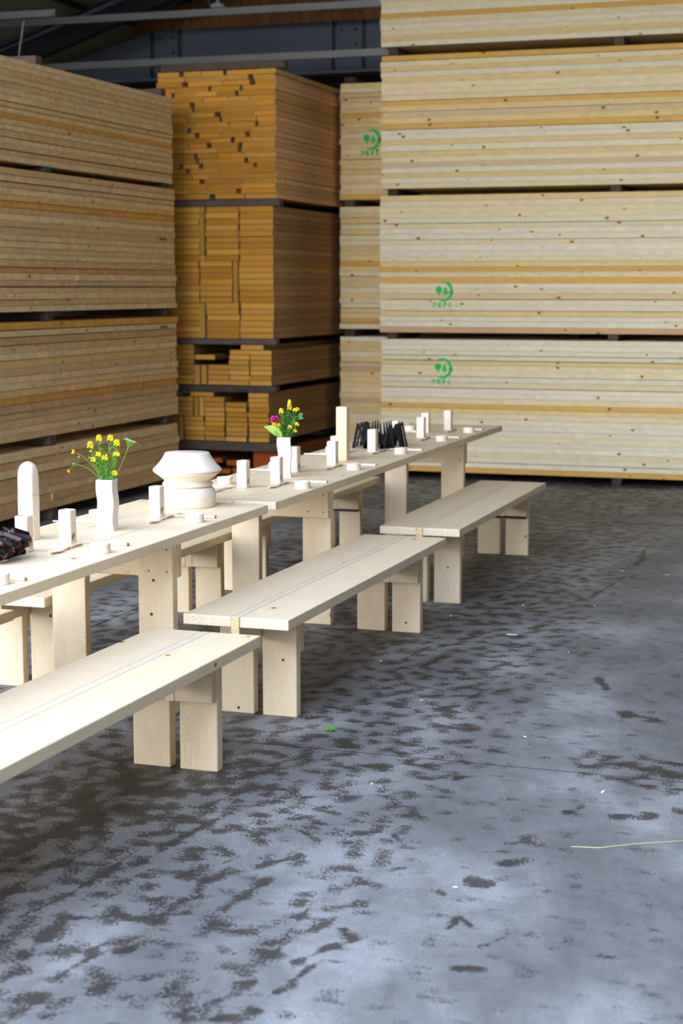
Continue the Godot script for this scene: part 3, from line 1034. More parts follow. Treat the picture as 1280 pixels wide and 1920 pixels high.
	end_pack("reddish boards lying loose at the foot of the ochre stack", Vector3(ox, 0.004, oz - 0.06), 1.1, 0.27, 2.6, foot, lin(150, 90, 60))
	for q in [[3.617, 1.17, "on top of the ochre stack"], [2.44, 1.12, "between the upper two packs of the ochre stack"], [1.226, 1.08, "between the second and third packs of the ochre stack"], [0.802, 1.08, "between the two thin packs of the ochre stack"], [0.275, 1.09, "under the thin packs of the ochre stack"]]:
		var hb: float = {3.617: 0.07, 2.44: 0.062, 1.226: 0.052, 0.802: 0.06, 0.275: 0.082}[q[0]]
		for k in 2:
			bearer("grey beam %s, %s" % [q[2], ["at board ends", "further back"][k]], Vector3(ox + 0.03 + q[1] * 0.5, q[0] + hb * 0.5, oz - 0.05 - k * 2.2), Vector3(q[1], hb - 0.001, 0.09), 0, "beams of the ochre stack")


# ---------------------------------------------------------------- benches and tables

func tone(v := 0.04) -> Color:
	var t := 1.0 - rng.randf() * v
	var c := lin(252, 238, 212)
	return Color(c.r * t, c.g * t * (1.0 - rng.randf() * 0.02), c.b * t * (1.0 - rng.randf() * 0.06))


# origin on the floor under the near corner on the +x side; the bench runs to -z and spreads to -x
func make_bench(label: String, at: Vector3, turn: float, strip: bool, group: String) -> Node3D:
	var b := thing("bench", label, "bench", at, turn, group)
	var pw := 0.2035
	var t := 0.042
	var spine := BENCH_W - pw * 2.0 - 0.002
	for k in 2:
		var l := BENCH_L + rng.randf_range(-0.006, 0.004)
		var x := -pw * 0.5 if k == 0 else -BENCH_W + pw * 0.5
		put("seat_plank", board(Vector3(pw, t, l), 2, mats.spruce, mats.spruce_end, tone(), Color.WHITE, 0.0025), b, Vector3(x, BENCH_H - t * 0.5, -l * 0.5 + rng.randf_range(-0.002, 0.002)))
	put("spine", board(Vector3(spine - 0.002, 0.12, BENCH_L), 2, mats.spruce, mats.spruce_end, lin(240, 232, 214), lin(250, 236, 208), 0.0015), b, Vector3(-BENCH_W * 0.5, BENCH_H - 0.06, -BENCH_L * 0.5 + 0.003))
	var lw := 0.1484
	var lt := 0.047
	var hl := BENCH_H - t
	for e in 2:
		var z := -0.2394 - lt * 0.5 if e == 0 else -BENCH_L + 0.2394 + lt * 0.5
		for x in [-0.0554 - lw * 0.5, -BENCH_W + 0.0554 + lw * 0.5]:
			put("leg", board(Vector3(lw, hl, lt), 1, mats.spruce, mats.spruce_end, tone(0.06), Color.WHITE, 0.003), b, Vector3(x, hl * 0.5, z))
		# the crossbar sits on the inner faces of the legs, in two halves either side of the spine
		var zc := z + (-0.046 if e == 0 else 0.046)
		for side in 2:
			var cw := (BENCH_W - spine) * 0.5 - 0.0554
			var xc := -0.0554 - cw * 0.5 if side == 0 else -BENCH_W + 0.0554 + cw * 0.5
			put("crossbar", board(Vector3(cw - 0.001, 0.148, 0.043), 0, mats.spruce, mats.spruce_end, tone(0.08), Color(0.95, 0.88, 0.78), 0.004), b, Vector3(xc, hl - 0.074, zc))
		put("crossbar", board(Vector3(spine, 0.073, 0.043), 0, mats.spruce, mats.spruce_end, tone(0.08), Color.WHITE, 0.001), b, Vector3(-BENCH_W * 0.5, hl - 0.112, zc))
		if strip and e == 1:
			put("dark_strip", box_mesh(Vector3(BENCH_W - 0.125, 0.013, 0.04), mats.dark_tip, 0, Color.WHITE, 0.004), b, Vector3(-BENCH_W * 0.5, hl - 0.1555, zc + 0.002))  # thin dark strip along the crossbar's lower edge
	return b


func knot_hole(parent: Node3D, at: Vector3, r: float) -> void:
	put("knot", lathe([Vector2(0, 0), Vector2(r, 0), Vector2(r * 0.9, 0.0012), Vector2(0, 0.0016)], mats.knot, 12), parent, at, Vector3(PI / 2, 0, 0))


func build_benches() -> void:
	var g := "pale benches along the open floor"
	make_bench("pale bench with white-bright seat, its near end cut off by the picture's edge", Vector3(-2.2802, 0, -3.4401), -0.0116, false, g)
	var m := make_bench("pale bench between the two others on the open floor, raw sawn end facing us", Vector3(-2.2563, 0, -6.0517), -0.004, false, g)
	var f := make_bench("pale bench on the open floor closest to the wide pale lumber stack", Vector3(-2.2594, 0, -8.6791), 0.0067, true, g)
	knot_hole(m, Vector3(-0.115, 0.235, -0.2392), 0.0055)
	knot_hole(m, Vector3(-0.31, 0.022, -0.2392), 0.006)
	knot_hole(m, Vector3(-0.13, 0.05, -2.0266), 0.006)
	knot_hole(f, Vector3(-0.125, 0.2, -0.2392), 0.0055)
	var g2 := "pale benches on the far side of the tables"
	make_bench("pale bench behind the table, mostly out of the picture, its end beside a table leg", Vector3(-3.376, 0, -3.5915), 0.0, false, g2)
	var b := make_bench("pale bench on the far side of the table, under the vases and round vessel", Vector3(-3.383, 0, -6.175), 0.0, false, g2)
	make_bench("pale bench beyond the table, its end showing between the far table's legs", Vector3(-3.40, 0, -8.672), 0.008, true, g2)
	knot_hole(b, Vector3(-0.105, 0.325, -0.2392), 0.007)


func screw(parent: Node3D, at: Vector3) -> void:
	put("screw", lathe([Vector2(0, 0), Vector2(0.0048, 0), Vector2(0.0042, 0.0012), Vector2(0.002, 0.0006), Vector2(0, 0.0006)], mats.screw, 10), parent, at, Vector3(PI / 2, 0, 0))


# X0 .. X1 across, Z0 near end, length; TRESTLES holds [z of the near leg face, crossbar in front]
func make_table(label: String, near: Vector3, turn: float, width: float, length: float, trestles: Array) -> Node3D:
	var t := thing("table", label, "table", near, turn, "long plank tables set end to end")
	var th := 0.039
	var w := width / 3.0
	for k in 3:
		var l := length + rng.randf_range(-0.003, 0.003)
		put("table_plank", board(Vector3(w - 0.0016, th, l), 2, mats.spruce, mats.spruce_end, tone(), Color.WHITE, 0.0025), t, Vector3(-w * (k + 0.5), TABLE_H - th * 0.5 + rng.randf_range(-0.001, 0.0), -l * 0.5))
	var hl := TABLE_H - th - 0.001
	var lw := 0.154
	var lt := 0.046
	for q in trestles:
		var z: float = q[0] - near.z
		var bz := z + 0.0215 if q[1] else z - lt - 0.0215
		for k in 2:
			var x: float = [-0.058 - lw * 0.5, -0.452 - lw * 0.5][k]
			put("leg", board(Vector3(lw, hl, lt), 1, mats.spruce, mats.spruce_end, tone(0.07), Color.WHITE, 0.003), t, Vector3(x, hl * 0.5, z - lt * 0.5))
		put("crossbar", board(Vector3(0.548, 0.155, 0.042), 0, mats.spruce, mats.spruce_end, tone(0.1), Color(0.96, 0.9, 0.82), 0.003), t, Vector3(-0.332, hl - 0.0785, bz))
		var zs: float = bz + 0.0205 if q[1] else z - 0.0003
		for s in [Vector2(-0.085, -0.035), Vector2(-0.085, -0.125), Vector2(-0.165, -0.125), Vector2(-0.5, -0.035), Vector2(-0.58, -0.125)]:
			screw(t, Vector3(s.x, hl + s.y, zs))
	return t


func build_tables() -> void:
	var a := make_table("long pale plank table carrying domed mill and round vessel, cut off by picture's edge", Vector3(-2.737, 0, -2.52), 0.0, 0.636, 4.565, [[-3.4, true], [-6.165, false]])
	make_table("long pale plank table reaching to the wide lumber stack, carrying the black spiked bowl", Vector3(-2.737, 0, -7.185), 0.004, 0.632, 4.58, [[-8.135, true], [-10.885, false]])
	knot_hole(a, Vector3(-0.145, 0.555, -3.6448), 0.006)
	knot_hole(a, Vector3(-0.155, 0.415, -3.6448), 0.0065)


# ---------------------------------------------------------------- what stands on the tables

func cup_mesh() -> ArrayMesh:
	var h := 0.135
	var half := 0.0265
	var st := SurfaceTool.new()
	st.begin(Mesh.PRIMITIVE_TRIANGLES)
	st.set_smooth_group(-1)
	var r := 0.008
	# three walls and the rounded corners; the +x wall is built round its bored hole
	var outer := []
	for y in [[0.0, 0.0015], [0.0015, 0.0], [h - 0.004, 0.0], [h - 0.001, 0.0015], [h, 0.004]]:
		outer.append(rounded_square(half - y[1], r, y[0]))
	var n: int = outer[0].size()
	var gap := n - 1   # the strip from the last corner point to the first is the middle of the +x wall
	for i in outer.size() - 1:
		for k in n:
			if k == gap and i == 1:
				continue
			var k1 := (k + 1) % n
			var pts := [outer[i][k], outer[i][k1], outer[i + 1][k1], outer[i + 1][k]]
			var mid: Vector3 = (pts[0] + pts[1] + pts[2] + pts[3]) * 0.25
			face(st, pts, Vector3(mid.x, 0.3 * (mid.y - h * 0.5) if i != 1 else 0.0, mid.z), pts.map(func(p: Vector3) -> Vector2: return Vector2(p.y * 0.5, (p.x + p.z) * 2.0 + 0.3)))
	face(st, outer[0], Vector3.DOWN, outer[0].map(func(p: Vector3) -> Vector2: return Vector2(p.x, p.z)))
	# +x wall with a round hole
	var c := Vector2(0.031, 0.0)
	var hr := 0.0172
	var w := half - r
	var seg := 28
	var edge := func(a: float) -> Vector2:
		# where the ray from the hole's centre leaves the wall's lower square part
		var d := Vector2(cos(a), sin(a))
		var s := 1e9
		if absf(d.y) > 1e-6:
			s = minf(s, (w - 0.0) / absf(d.y))
		if d.x > 1e-6:
			s = minf(s, (0.062 - c.x) / d.x)
		elif d.x < -1e-6:
			s = minf(s, (c.x - 0.0015) / -d.x)
		return c + d * s
	var inner := new_st()
	for k in seg:
		var a0 := TAU * k / seg
		var a1 := TAU * (k + 1) / seg
		var q := [c + Vector2(cos(a0), sin(a0)) * hr, edge.call(a0), edge.call(a1), c + Vector2(cos(a1), sin(a1)) * hr]
		var pts := q.map(func(p: Vector2) -> Vector3: return Vector3(half, p.x, p.y))
		face(st, pts, Vector3.RIGHT, q.map(func(p: Vector2) -> Vector2: return Vector2(p.x * 0.5, p.y * 2.0 + 0.3)))
		# bore
		var d := 0.036
		var b := [pts[0], pts[3], pts[3] - Vector3(d, 0, 0), pts[0] - Vector3(d, 0, 0)]
		var mid: Vector3 = (pts[0] + pts[3]) * 0.5
		face(inner, b, Vector3(0, c.x - mid.y, -mid.z), b.map(func(p: Vector3) -> Vector2: return Vector2(p.x, p.z * 4.0)))
		face(inner, [Vector3(half - d, c.x, 0), b[2], b[3]], Vector3.RIGHT, [Vector2(0.1, 0.1), Vector2(0.12, 0.1), Vector2(0.1, 0.12)])
	# the corners of the square left over by the ray fan, then the wall above
	for sz in [-1.0, 1.0]:
		for y in [0.0015, 0.062]:
			pass
	var up := [Vector3(half, 0.062, -w), Vector3(half, 0.062, w), Vector3(half, h - 0.004, w), Vector3(half, h - 0.004, -w)]
	face(st, up, Vector3.RIGHT, up.map(func(p: Vector3) -> Vector2: return Vector2(p.y * 0.5, p.z * 2.0 + 0.3)))
	# hollow top
	var rim := rounded_square(half - 0.0085, 0.006, h)
	var deep := rounded_square(half - 0.0085, 0.006, h - 0.045)
	var top: Array = outer[outer.size() - 1]
	for k in n:
		var k1 := (k + 1) % n
		var ring := [top[k], top[k1], rim[k1], rim[k]]
		face(st, ring, Vector3.UP, ring.map(func(p: Vector3) -> Vector2: return Vector2(p.x, p.z)))
		var wall := [rim[k], rim[k1], deep[k1], deep[k]]
		var mid: Vector3 = (wall[0] + wall[1]) * 0.5
		face(inner, wall, Vector3(-mid.x, 0, -mid.z), wall.map(func(p: Vector3) -> Vector2: return Vector2(p.y * 0.5, (p.x + p.z) * 2.0)))
	face(inner, deep, Vector3.UP, deep.map(func(p: Vector3) -> Vector2: return Vector2(p.x, p.z)))
	var m := finish(st, mats.turned)
	return finish(inner, mats.turned_end, m)


func knife_parts(t: Node3D) -> void:
	# lies along +x: blade first, then a squared handle with a dark tip
	var st := new_st()
	var o := PackedVector2Array()
	for k in 13:
		var u := k / 12.0
		o.append(Vector2(u * 0.1, 0.011 * sin(PI * minf(u * 0.62, 0.5)) * (1.0 - 0.35 * smoothstep(0.75, 1.0, u))))
	for k in range(12, -1, -1):
		var u := k / 12.0
		o.append(Vector2(u * 0.1, -0.0085 * sin(PI * minf(u * 0.62, 0.5)) * (1.0 - 0.35 * smoothstep(0.75, 1.0, u)) - 0.0001))
	o.remove_at(o.size() - 1)
	slab_outline(st, o, 0.005, Transform3D(Basis(Vector3.RIGHT, -PI / 2), Vector3(0, 0.0045, 0)))
	put("blade", finish(st, mats.turned), t)
	put("handle", board(Vector3(0.1, 0.011, 0.016), 0, mats.turned, mats.turned_end, Color.WHITE, Color.WHITE, 0.002), t, Vector3(0.148, 0.0057, 0))
	put("handle_tip", box_mesh(Vector3(0.005, 0.0108, 0.0158), mats.bark, 0, Color.WHITE, 0.001), t, Vector3(0.2006, 0.0057, 0))


func spoon_parts(t: Node3D) -> void:
	# bowl at the origin end, handle along -z, whittled from a twig
	var st := new_st()
	var rings := []
	for k in 14:
		var u := k / 13.0
		var wide := lerpf(0.003, 0.017, sin(PI * clampf(u / 0.42, 0.0, 1.0))) if u < 0.38 else 0.0065 + 0.0016 * sin(u * 29.0)
		var thick := 0.0035 + 0.001 * sin(u * 21.0) if u < 0.38 else 0.005
		var z := -0.25 * u
		var x := 0.006 * sin(u * 5.2)
		var ring := []
		for q in 8:
			var a := TAU * q / 8
			ring.append(Vector3(x + cos(a) * wide, 0.0052 + sin(a) * thick + (0.004 * (1.0 - u / 0.38) if u < 0.38 else 0.001), z))
		rings.append(ring)
	loft(st, rings)
	put("bowl_and_handle", finish(st, mats.turned), t)
	for z in [[-0.005, -0.085], [-0.11, -0.15], [-0.17, -0.245]]:
		var bk := new_st()
		tube(bk, [Vector3(0.009 if z[0] > -0.1 else 0.005, 0.004, z[0]), Vector3(0.0165 if z[0] > -0.1 else 0.008, 0.005, (z[0] + z[1]) * 0.5), Vector3(0.006, 0.004, z[1])], [0.002, 0.0035, 0.002], 6)
		put("bark", finish(bk, mats.bark), t)


func dish_mesh() -> ArrayMesh:
	var p := [Vector2(0, 0), Vector2(0.0372, 0), Vector2(0.038, 0.001)]
	for k in 9:
		var y := 0.0025 + k * 0.0034
		p.append(Vector2(0.0383, y))
		p.append(Vector2(0.0378, y + 0.0017))
	p.append_array([Vector2(0.0372, 0.0352), Vector2(0.0345, 0.036), Vector2(0.031, 0.0345), Vector2(0.024, 0.031), Vector2(0.0, 0.0295)])
	return lathe(p, mats.turned, 36)


func build_tableware() -> void:
	var y := TABLE_H + 0.0003
	# square cups: corner (x, z) of the two seen faces, and how to tell each
	var cups := [
		[-3.006, -5.70, "square wooden cup with a bored hole, standing next to the dark coiled basket"],
		[-3.008, -6.511, "square wooden cup with a bored hole, in front of the round turned vessel"],
		[-2.968, -7.847, "square wooden cup in front of the wavy vase with magenta flower"],
		[-2.987, -8.765, "square wooden cup before the tall square two-block mill"],
		[-3.016, -9.586, "striped square wooden cup standing before the black spiked bowl"],
		[-3.003, -10.595, "two-toned square wooden cup beyond the black bowl, overlapping another cup"],
		[-2.994, -11.238, "square wooden cup standing alone at the table end by the lumber stack"],
		[-3.075, -5.491, "square wooden cup half covering the domed mill, behind the dark basket"],
		[-3.063, -7.637, "square wooden cup between the round vessel and the magenta-flower vase"],
		[-3.073, -8.39, "square wooden cup tucked behind the wavy vase with magenta flower"],
		[-3.075, -9.08, "square wooden cup hidden behind the tall square mill, only its edge showing"],
		[-3.075, -10.248, "square wooden cup showing its top above the black spiked bowl"],
		[-3.082, -10.986, "square wooden cup half hidden by the two-toned cup"],
	]
	var cup: Node3D
	for q in cups:
		var at := Vector3(q[0] - 0.0265, y, q[1] - 0.0265)
		if cup == null:
			cup = thing("wooden_cup", q[2], "cup", at, 0.0, "square wooden cups on the tables")
			put("body", cup_mesh(), cup)
		else:
			copy(cup, at, 0.0, q[2])
			rng.randf()
	# low round dishes: front edge (x, z)
	var dishes := [
		[-2.843, -4.839, "low round wooden dish cut off by the picture's edge, beside the dark basket"],
		[-2.824, -5.546, "low round wooden dish at the table edge, before the first flower vase"],
		[-2.824, -6.421, "low round wooden dish at the table edge, before the round turned vessel"],
		[-2.807, -7.695, "low round wooden dish near the table joint, before the magenta-flower vase"],
		[-2.833, -8.574, "low round wooden dish at the table edge, before the tall square mill"],
		[-2.848, -9.509, "low round wooden dish at the table edge, before the black spiked bowl"],
		[-2.84, -10.397, "low round wooden dish before the two-toned cup"],
		[-2.833, -11.07, "low round wooden dish at the table end by the lumber stack"],
		[-3.259, -6.392, "low round wooden dish half hidden behind the first wavy vase"],
		[-3.236, -7.74, "low round wooden dish peeping out beside the round turned vessel"],
		[-3.252, -8.498, "low round wooden dish almost hidden behind the cup before the magenta flower"],
		[-3.253, -9.437, "low round wooden dish behind the cup by the tall square mill"],
		[-3.254, -11.086, "low round wooden dish just past the black spiked bowl"],
	]
	var dish: Node3D
	for q in dishes:
		var at := Vector3(q[0], y, q[1] - 0.038)
		if dish == null:
			dish = thing("round_dish", q[2], "dish", at, 0.0, "low round dishes on the tables")
			put("body", dish_mesh(), dish)
		else:
			copy(dish, at, rng.randf() * TAU, q[2])
	# wooden knives: blade end (x, z), turn
	var knives := [
		[-2.985, -4.937, 0.1, "wooden knife by the dish at the picture's edge"],
		[-3.0, -5.778, -0.05, "wooden knife behind the dish before the first flower vase"],
		[-2.988, -6.575, 0.09, "dark-tipped wooden knife behind the dish before the round vessel"],
		[-2.964, -7.955, 0.12, "wooden knife behind the dish near the table joint"],
		[-2.979, -8.833, 0.04, "wooden knife behind the dish before the tall square mill"],
		[-2.978, -9.76, 0.05, "dark-tipped wooden knife by the dish before the black bowl"],
		[-2.982, -10.648, 0.1, "wooden knife behind the dish before the two-toned cup"],
		[-2.988, -11.343, -0.12, "dark-tipped wooden knife at the table end by the lumber stack"],
		[-3.385, -6.263, 0.16, "wooden knife on the far table side, behind the first wavy vase"],
		[-3.325, -7.52, 0.6, "wooden knife on the far table side, beside the round vessel"],
		[-3.355, -8.425, 0.0, "wooden knife on the far table side, behind the magenta-flower vase cup"],
		[-3.376, -9.328, 0.09, "wooden knife on the far table side, left of the tall square mill"],
		[-3.30, -10.979, 0.2, "wooden knife on the far table side, past the black bowl"],
		[-3.383, -10.266, 0.1, "wooden knife on the far table side, between tall mill and black bowl"],
	]
	var knife: Node3D
	for q in knives:
		var at := Vector3(q[0], y, q[1])
		q[3] = q[3].replace("left of", "next to")
		if knife == null:
			knife = thing("wooden_knife", q[3], "knife", at, q[2], "wooden knives on the tables")
			knife_parts(knife)
		else:
			copy(knife, at, q[2], q[3])
	# wooden spoons: bowl end (x, z), handle end (x, z)
	var spoons := [
		[-2.978, -5.477, -2.975, -5.75, "whittled wooden spoon at the cup by the dark basket"],
		[-2.98, -6.329, -2.975, -6.6, "whittled wooden spoon at the cup before the round vessel"],
		[-2.956, -7.654, -2.945, -7.884, "whittled wooden spoon at the cup before the magenta-flower vase"],
		[-2.976, -8.551, -2.962, -8.79, "whittled wooden spoon at the cup before the tall square mill"],
		[-3.002, -9.45, -2.99, -9.7, "whittled wooden spoon at the cup before the black bowl"],
		[-2.971, -10.39, -2.978, -10.64, "whittled wooden spoon at the two-toned cup"],
		[-2.972, -11.04, -2.968, -11.3, "whittled wooden spoon at the lone cup on the table end"],
		[-3.14, -7.665, -3.15, -7.42, "whittled wooden spoon, its end poking out by the cup beyond the round vessel"],
		[-3.145, -8.69, -3.15, -8.44, "whittled wooden spoon, its end poking out behind the magenta-flower vase"],
		[-3.17, -9.63, -3.15, -9.39, "whittled wooden spoon, its end poking out beside the tall square mill"],
	]
	var spoon: Node3D
	for q in spoons:
		var at := Vector3(q[0], y, q[1])
		var turn := atan2(-(q[2] - q[0]), -(q[3] - q[1]))
		if spoon == null:
			spoon = thing("wooden_spoon", q[4], "spoon", at, turn, "whittled spoons on the tables")
			spoon_parts(spoon)
		else:
			copy(spoon, at, turn, q[4])
	# the large turned vessel with its lid
	var v := thing("turned_vessel", "large round turned wooden vessel with sharp waist and wide lidded rim", "vessel", Vector3(-3.068, y, -6.94))
	put("foot", lathe([Vector2(0, 0), Vector2(0.124, 0), Vector2(0.127, 0.003), Vector2(0.128, 0.05), Vector2(0.126, 0.065), Vector2(0.12, 0.078), Vector2(0.108, 0.087), Vector2(0.1, 0.0885), Vector2(0, 0.0885)], mats.turned, 64), v)
	put("bowl", lathe([Vector2(0, 0.089), Vector2(0.104, 0.089), Vector2(0.111, 0.093), Vector2(0.1135, 0.1), Vector2(0.110, 0.107), Vector2(0.105, 0.111), Vector2(0.103, 0.115), Vector2(0.106, 0.12), Vector2(0.118, 0.13), Vector2(0.14, 0.1465), Vector2(0.1525, 0.1565), Vector2(0.15, 0.158), Vector2(0, 0.158)], mats.turned, 64), v)
	put("lid", lathe([Vector2(0, 0.1586), Vector2(0.15, 0.1586), Vector2(0.1545, 0.161), Vector2(0.1545, 0.165), Vector2(0.147, 0.174), Vector2(0.132, 0.19), Vector2(0.116, 0.21), Vector2(0.104, 0.229), Vector2(0.1, 0.239), Vector2(0.098, 0.2405), Vector2(0, 0.239)], mats.turned, 64), v)
	# mills: one square, one domed
	var d := thing("domed_mill", "tall pale wooden mill with rounded dome top and fine seam", "mill", Vector3(-3.2375, y, -5.80), 0.0)
	var body := new_st()
	loft(body, [rounded_square(0.0335, 0.012, 0.0), rounded_square(0.0335, 0.012, 0.1745)])
	put("body", finish(body, mats.turned), d)
	var dome := SurfaceTool.new()
	dome.begin(Mesh.PRIMITIVE_TRIANGLES)
	dome.set_smooth_group(0)
	var rings := [rounded_square(0.0325, 0.013, 0.1752), rounded_square(0.0335, 0.014, 0.1765)]
	for k in 14:
		var u := k / 13.0
		var hh := 0.2 + 0.105 * u
		var half := 0.0335 * sqrt(maxf(1.0 - pow(clampf((hh - 0.262) / 0.0432, 0.0, 1.0), 2.2), 0.012))
		rings.append(rounded_square(half, half * lerpf(0.42, 0.8, smoothstep(0.3, 1.0, u)), hh))
	loft(dome, rings)
	put("dome", finish(dome, mats.turned), d)
	var s := thing("square_mill", "tall square mill of two stacked pale wooden blocks", "mill", Vector3(-3.0535, y, -9.09), 0.0)
	put("lower_block", board(Vector3(0.063, 0.178, 0.063), 1, mats.turned, mats.turned_end, lin(250, 238, 208), Color.WHITE, 0.0015), s, Vector3(0, 0.089, 0))
	put("upper_block", board(Vector3(0.063, 0.125, 0.063), 1, mats.turned, mats.turned_end, lin(252, 241, 214), Color.WHITE, 0.0015), s, Vector3(0, 0.2415, 0))
	# black bowl of toothed plates
	var k := thing("spiked_bowl", "black charred wooden bowl of toothed plates with upright spikes", "bowl", Vector3(-3.09, y, -9.9), 0.0)
	for i in 5:
		put("toothed_plate", toothed_plate(i), k, Vector3(0, 0, 0.11 - i * 0.055 + 0.004 * sin(i * 2.0)), Vector3(0, 0.12 * sin(i * 1.7), 0))
	# dark basket of bent laths
	build_basket(y)


func toothed_plate(i: int) -> ArrayMesh:
	var st := new_st()
	var w := [0.86, 1.0, 1.0, 1.0, 0.96, 0.8]
	var s: float = w[i]
	var t := 0.011
	var rod := func(a: Vector2, b: Vector2, r0: float, r1: float) -> void:
		var d := (b - a).normalized().orthogonal()
		slab_outline(st, PackedVector2Array([a + d * r0, b + d * r1, b - d * r1, a - d * r0]), t)
	var j := 0.006 * sin(i * 3.1)
	for sd in [-1.0, 1.0]:
		rod.call(Vector2(sd * 0.148 * s, 0.0), Vector2(sd * (0.118 + j) * s, 0.148), 0.0055, 0.0045)
		rod.call(Vector2(sd * (0.118 + j) * s, 0.15), Vector2(sd * 0.062 * s, 0.002), 0.003, 0.014)
		rod.call(Vector2(sd * 0.06 * s, 0.0), Vector2(sd * (0.044 + j) * s, 0.158 - absf(j)), 0.012, 0.002)
	slab_outline(st, PackedVector2Array([Vector2(-0.058 * s, 0.03), Vector2(-0.052 * s, 0.1), Vector2(-0.03 * s, 0.075), Vector2(0.0, 0.068), Vector2(0.03 * s, 0.075), Vector2(0.052 * s, 0.1), Vector2(0.058 * s, 0.03), Vector2(0.0, 0.02)]), t)
	return finish(st, mats.burnt)


func build_basket(y: float) -> void:
	var t := thing("coiled_basket", "dark brown scorched basket of bent wooden laths at the picture's edge", "basket", Vector3(-3.15, y, -5.30))
	# three tiers of rings tied by bent chevron laths that stick out as points
	for tier in 3:
		var r: float = [0.095, 0.125, 0.135][tier]
		var hh: float = [0.014, 0.042, 0.074][tier]
		var pts := []
		var rad := []
		for k in 29:
			var a := TAU * k / 28
			pts.append(Vector3(cos(a) * r, hh + 0.006 * sin(a * 7.0 + tier), sin(a) * r))
			rad.append(0.007)
		var st := new_st()
		tube(st, pts, rad, 5)
		put("ring", finish(st, mats.char), t)
	for k in 26:
		var a := TAU * k / 26.0
		for row in 3:
			var aa := a + row * TAU / 78.0
			var st := new_st()
			var base: float = 0.006 + row * 0.022
			var lo := Vector3(cos(aa - 0.16) * 0.085, base, sin(aa - 0.16) * 0.085)
			var tip := Vector3(cos(aa) * (0.152 + row * 0.011), base + 0.026 + 0.008 * sin(k * 2.3 + row), sin(aa) * (0.152 + row * 0.011))
			var hi := Vector3(cos(aa + 0.16) * 0.115, base + 0.048 + 0.008 * sin(k * 1.7 + row), sin(aa + 0.16) * 0.115)
			lath(st, lo, tip, 0.014, 0.0045)
			lath(st, tip, hi, 0.014, 0.0045)
			put("bent_lath", finish(st, mats.char if (k + row) % 3 else mats.burnt), t)
			if (k * 3 + row) % 4 == 0:
				var ed := new_st()
				lath(ed, tip.lerp(lo, 0.3) + (tip * Vector3(1, 0, 1)).normalized() * 0.0035, tip * 1.004, 0.006, 0.003)
				put("scorched_edge", finish(ed, mats.amber), t)


# a flat strip from A to B, its broad side upright-ish and facing away from the axis
func lath(st: SurfaceTool, a: Vector3, b: Vector3, wide: float, thick: float) -> void:
	var d := (b - a).normalized()
	var out := ((a + b) * Vector3(1, 0, 1)).normalized()
	var side := d.cross(out).normalized()
	var n := side.cross(d).normalized()
	var rings := []
	for p in [a, b]:
		rings.append([p + side * wide * 0.5 + n * thick * 0.5, p - side * wide * 0.5 + n * thick * 0.5, p - side * wide * 0.5 - n * thick * 0.5, p + side * wide * 0.5 - n * thick * 0.5])
	loft(st, rings)


# ---------------------------------------------------------------- vases and flowers

func vase(called: String, label: String, at: Vector3, turn: float) -> void:
	var t := thing(called, label, "vase", at, turn, "white wavy flower vases")
	var st := new_st()
	var rings := []
	var h := 0.206
	for k in 31:
		var u := k / 30.0
		var shift := Vector2(0.0034 * sin(u * TAU * 1.55 + 2.3), 0.003 * sin(u * TAU * 1.55 + 1.2))
		rings.append(rounded_square(0.0345, 0.002, h * u, shift, 1))
	loft(st, rings, false)
	# rim and hollow
	var top: Array = rings[30]
	var sh := Vector2(0.0034 * sin(TAU * 1.55 + 2.3), 0.003 * sin(TAU * 1.55 + 1.2))
	var rim := rounded_square(0.0265, 0.002, h, sh, 1)
	var deep := rounded_square(0.0265, 0.002, h - 0.08, sh, 1)
	for k in top.size():
		var k1 := (k + 1) % top.size()
		face(st, [top[k], top[k1], rim[k1], rim[k]], Vector3.UP, [Vector2.ZERO, Vector2(0, 0.01), Vector2(0.01, 0.01), Vector2(0.01, 0)])
		var mid: Vector3 = (rim[k] + rim[k1]) * 0.5
		face(st, [rim[k], rim[k1], deep[k1], deep[k]], Vector3(sh.x - mid.x, 0, sh.y - mid.z), [Vector2.ZERO, Vector2(0, 0.01), Vector2(0.04, 0.01), Vector2(0.04, 0)])
	face(st, deep, Vector3.UP, deep.map(func(p: Vector3) -> Vector2: return Vector2(p.x, p.z)))
	put("body", finish(st, mats.vase), t)


func blob(st: SurfaceTool, at: Vector3, r: float, squash := 1.0, tint := Color.WHITE) -> void:
	var rings := []
	for k in 5:
		var a := PI * (k + 0.5) / 5.0
		var ring := []
		for q in 7:
			var b := TAU * q / 7 + k * 0.4
			ring.append(at + Vector3(cos(b) * sin(a), cos(a) * squash, sin(b) * sin(a)) * r)
		rings.append(ring)
	loft(st, rings, true, tint)


# a small flower of five cupped petals looking along DIR
func petals(st: SurfaceTool, at: Vector3, dir: Vector3, r: float, n := 5) -> void:
	var a := dir.cross(Vector3(0.2, 0.3, 0.9)).normalized()
	var b := dir.cross(a).normalized()
	for k in n:
		var t := TAU * k / n + at.x * 900.0
		var o := a * cos(t) + b * sin(t)
		var s := dir.cross(o).normalized()
		var p := [at, at + o * r * 0.6 + s * r * 0.5 + dir * r * 0.35, at + o * r * 1.05 + dir * r * 0.75, at + o * r * 0.6 - s * r * 0.5 + dir * r * 0.35]
		var rings := [[p[0] + s * 0.0003, p[0] - s * 0.0003, p[0] - s * 0.0003 - dir * 0.0004], [p[1], p[3], (p[1] + p[3]) * 0.5 - dir * 0.0006], [p[2] + s * 0.0004, p[2] - s * 0.0004, p[2] - dir * 0.0004]]
		loft(st, rings)


func bend(a: Vector3, b: Vector3, droop: float, n := 7) -> Array:
	var out := []
	for k in n:
		var u := k / (n - 1.0)
		var p := a.lerp(b, u)
		p.y += droop * sin(PI * u)
		out.append(p)
	return out


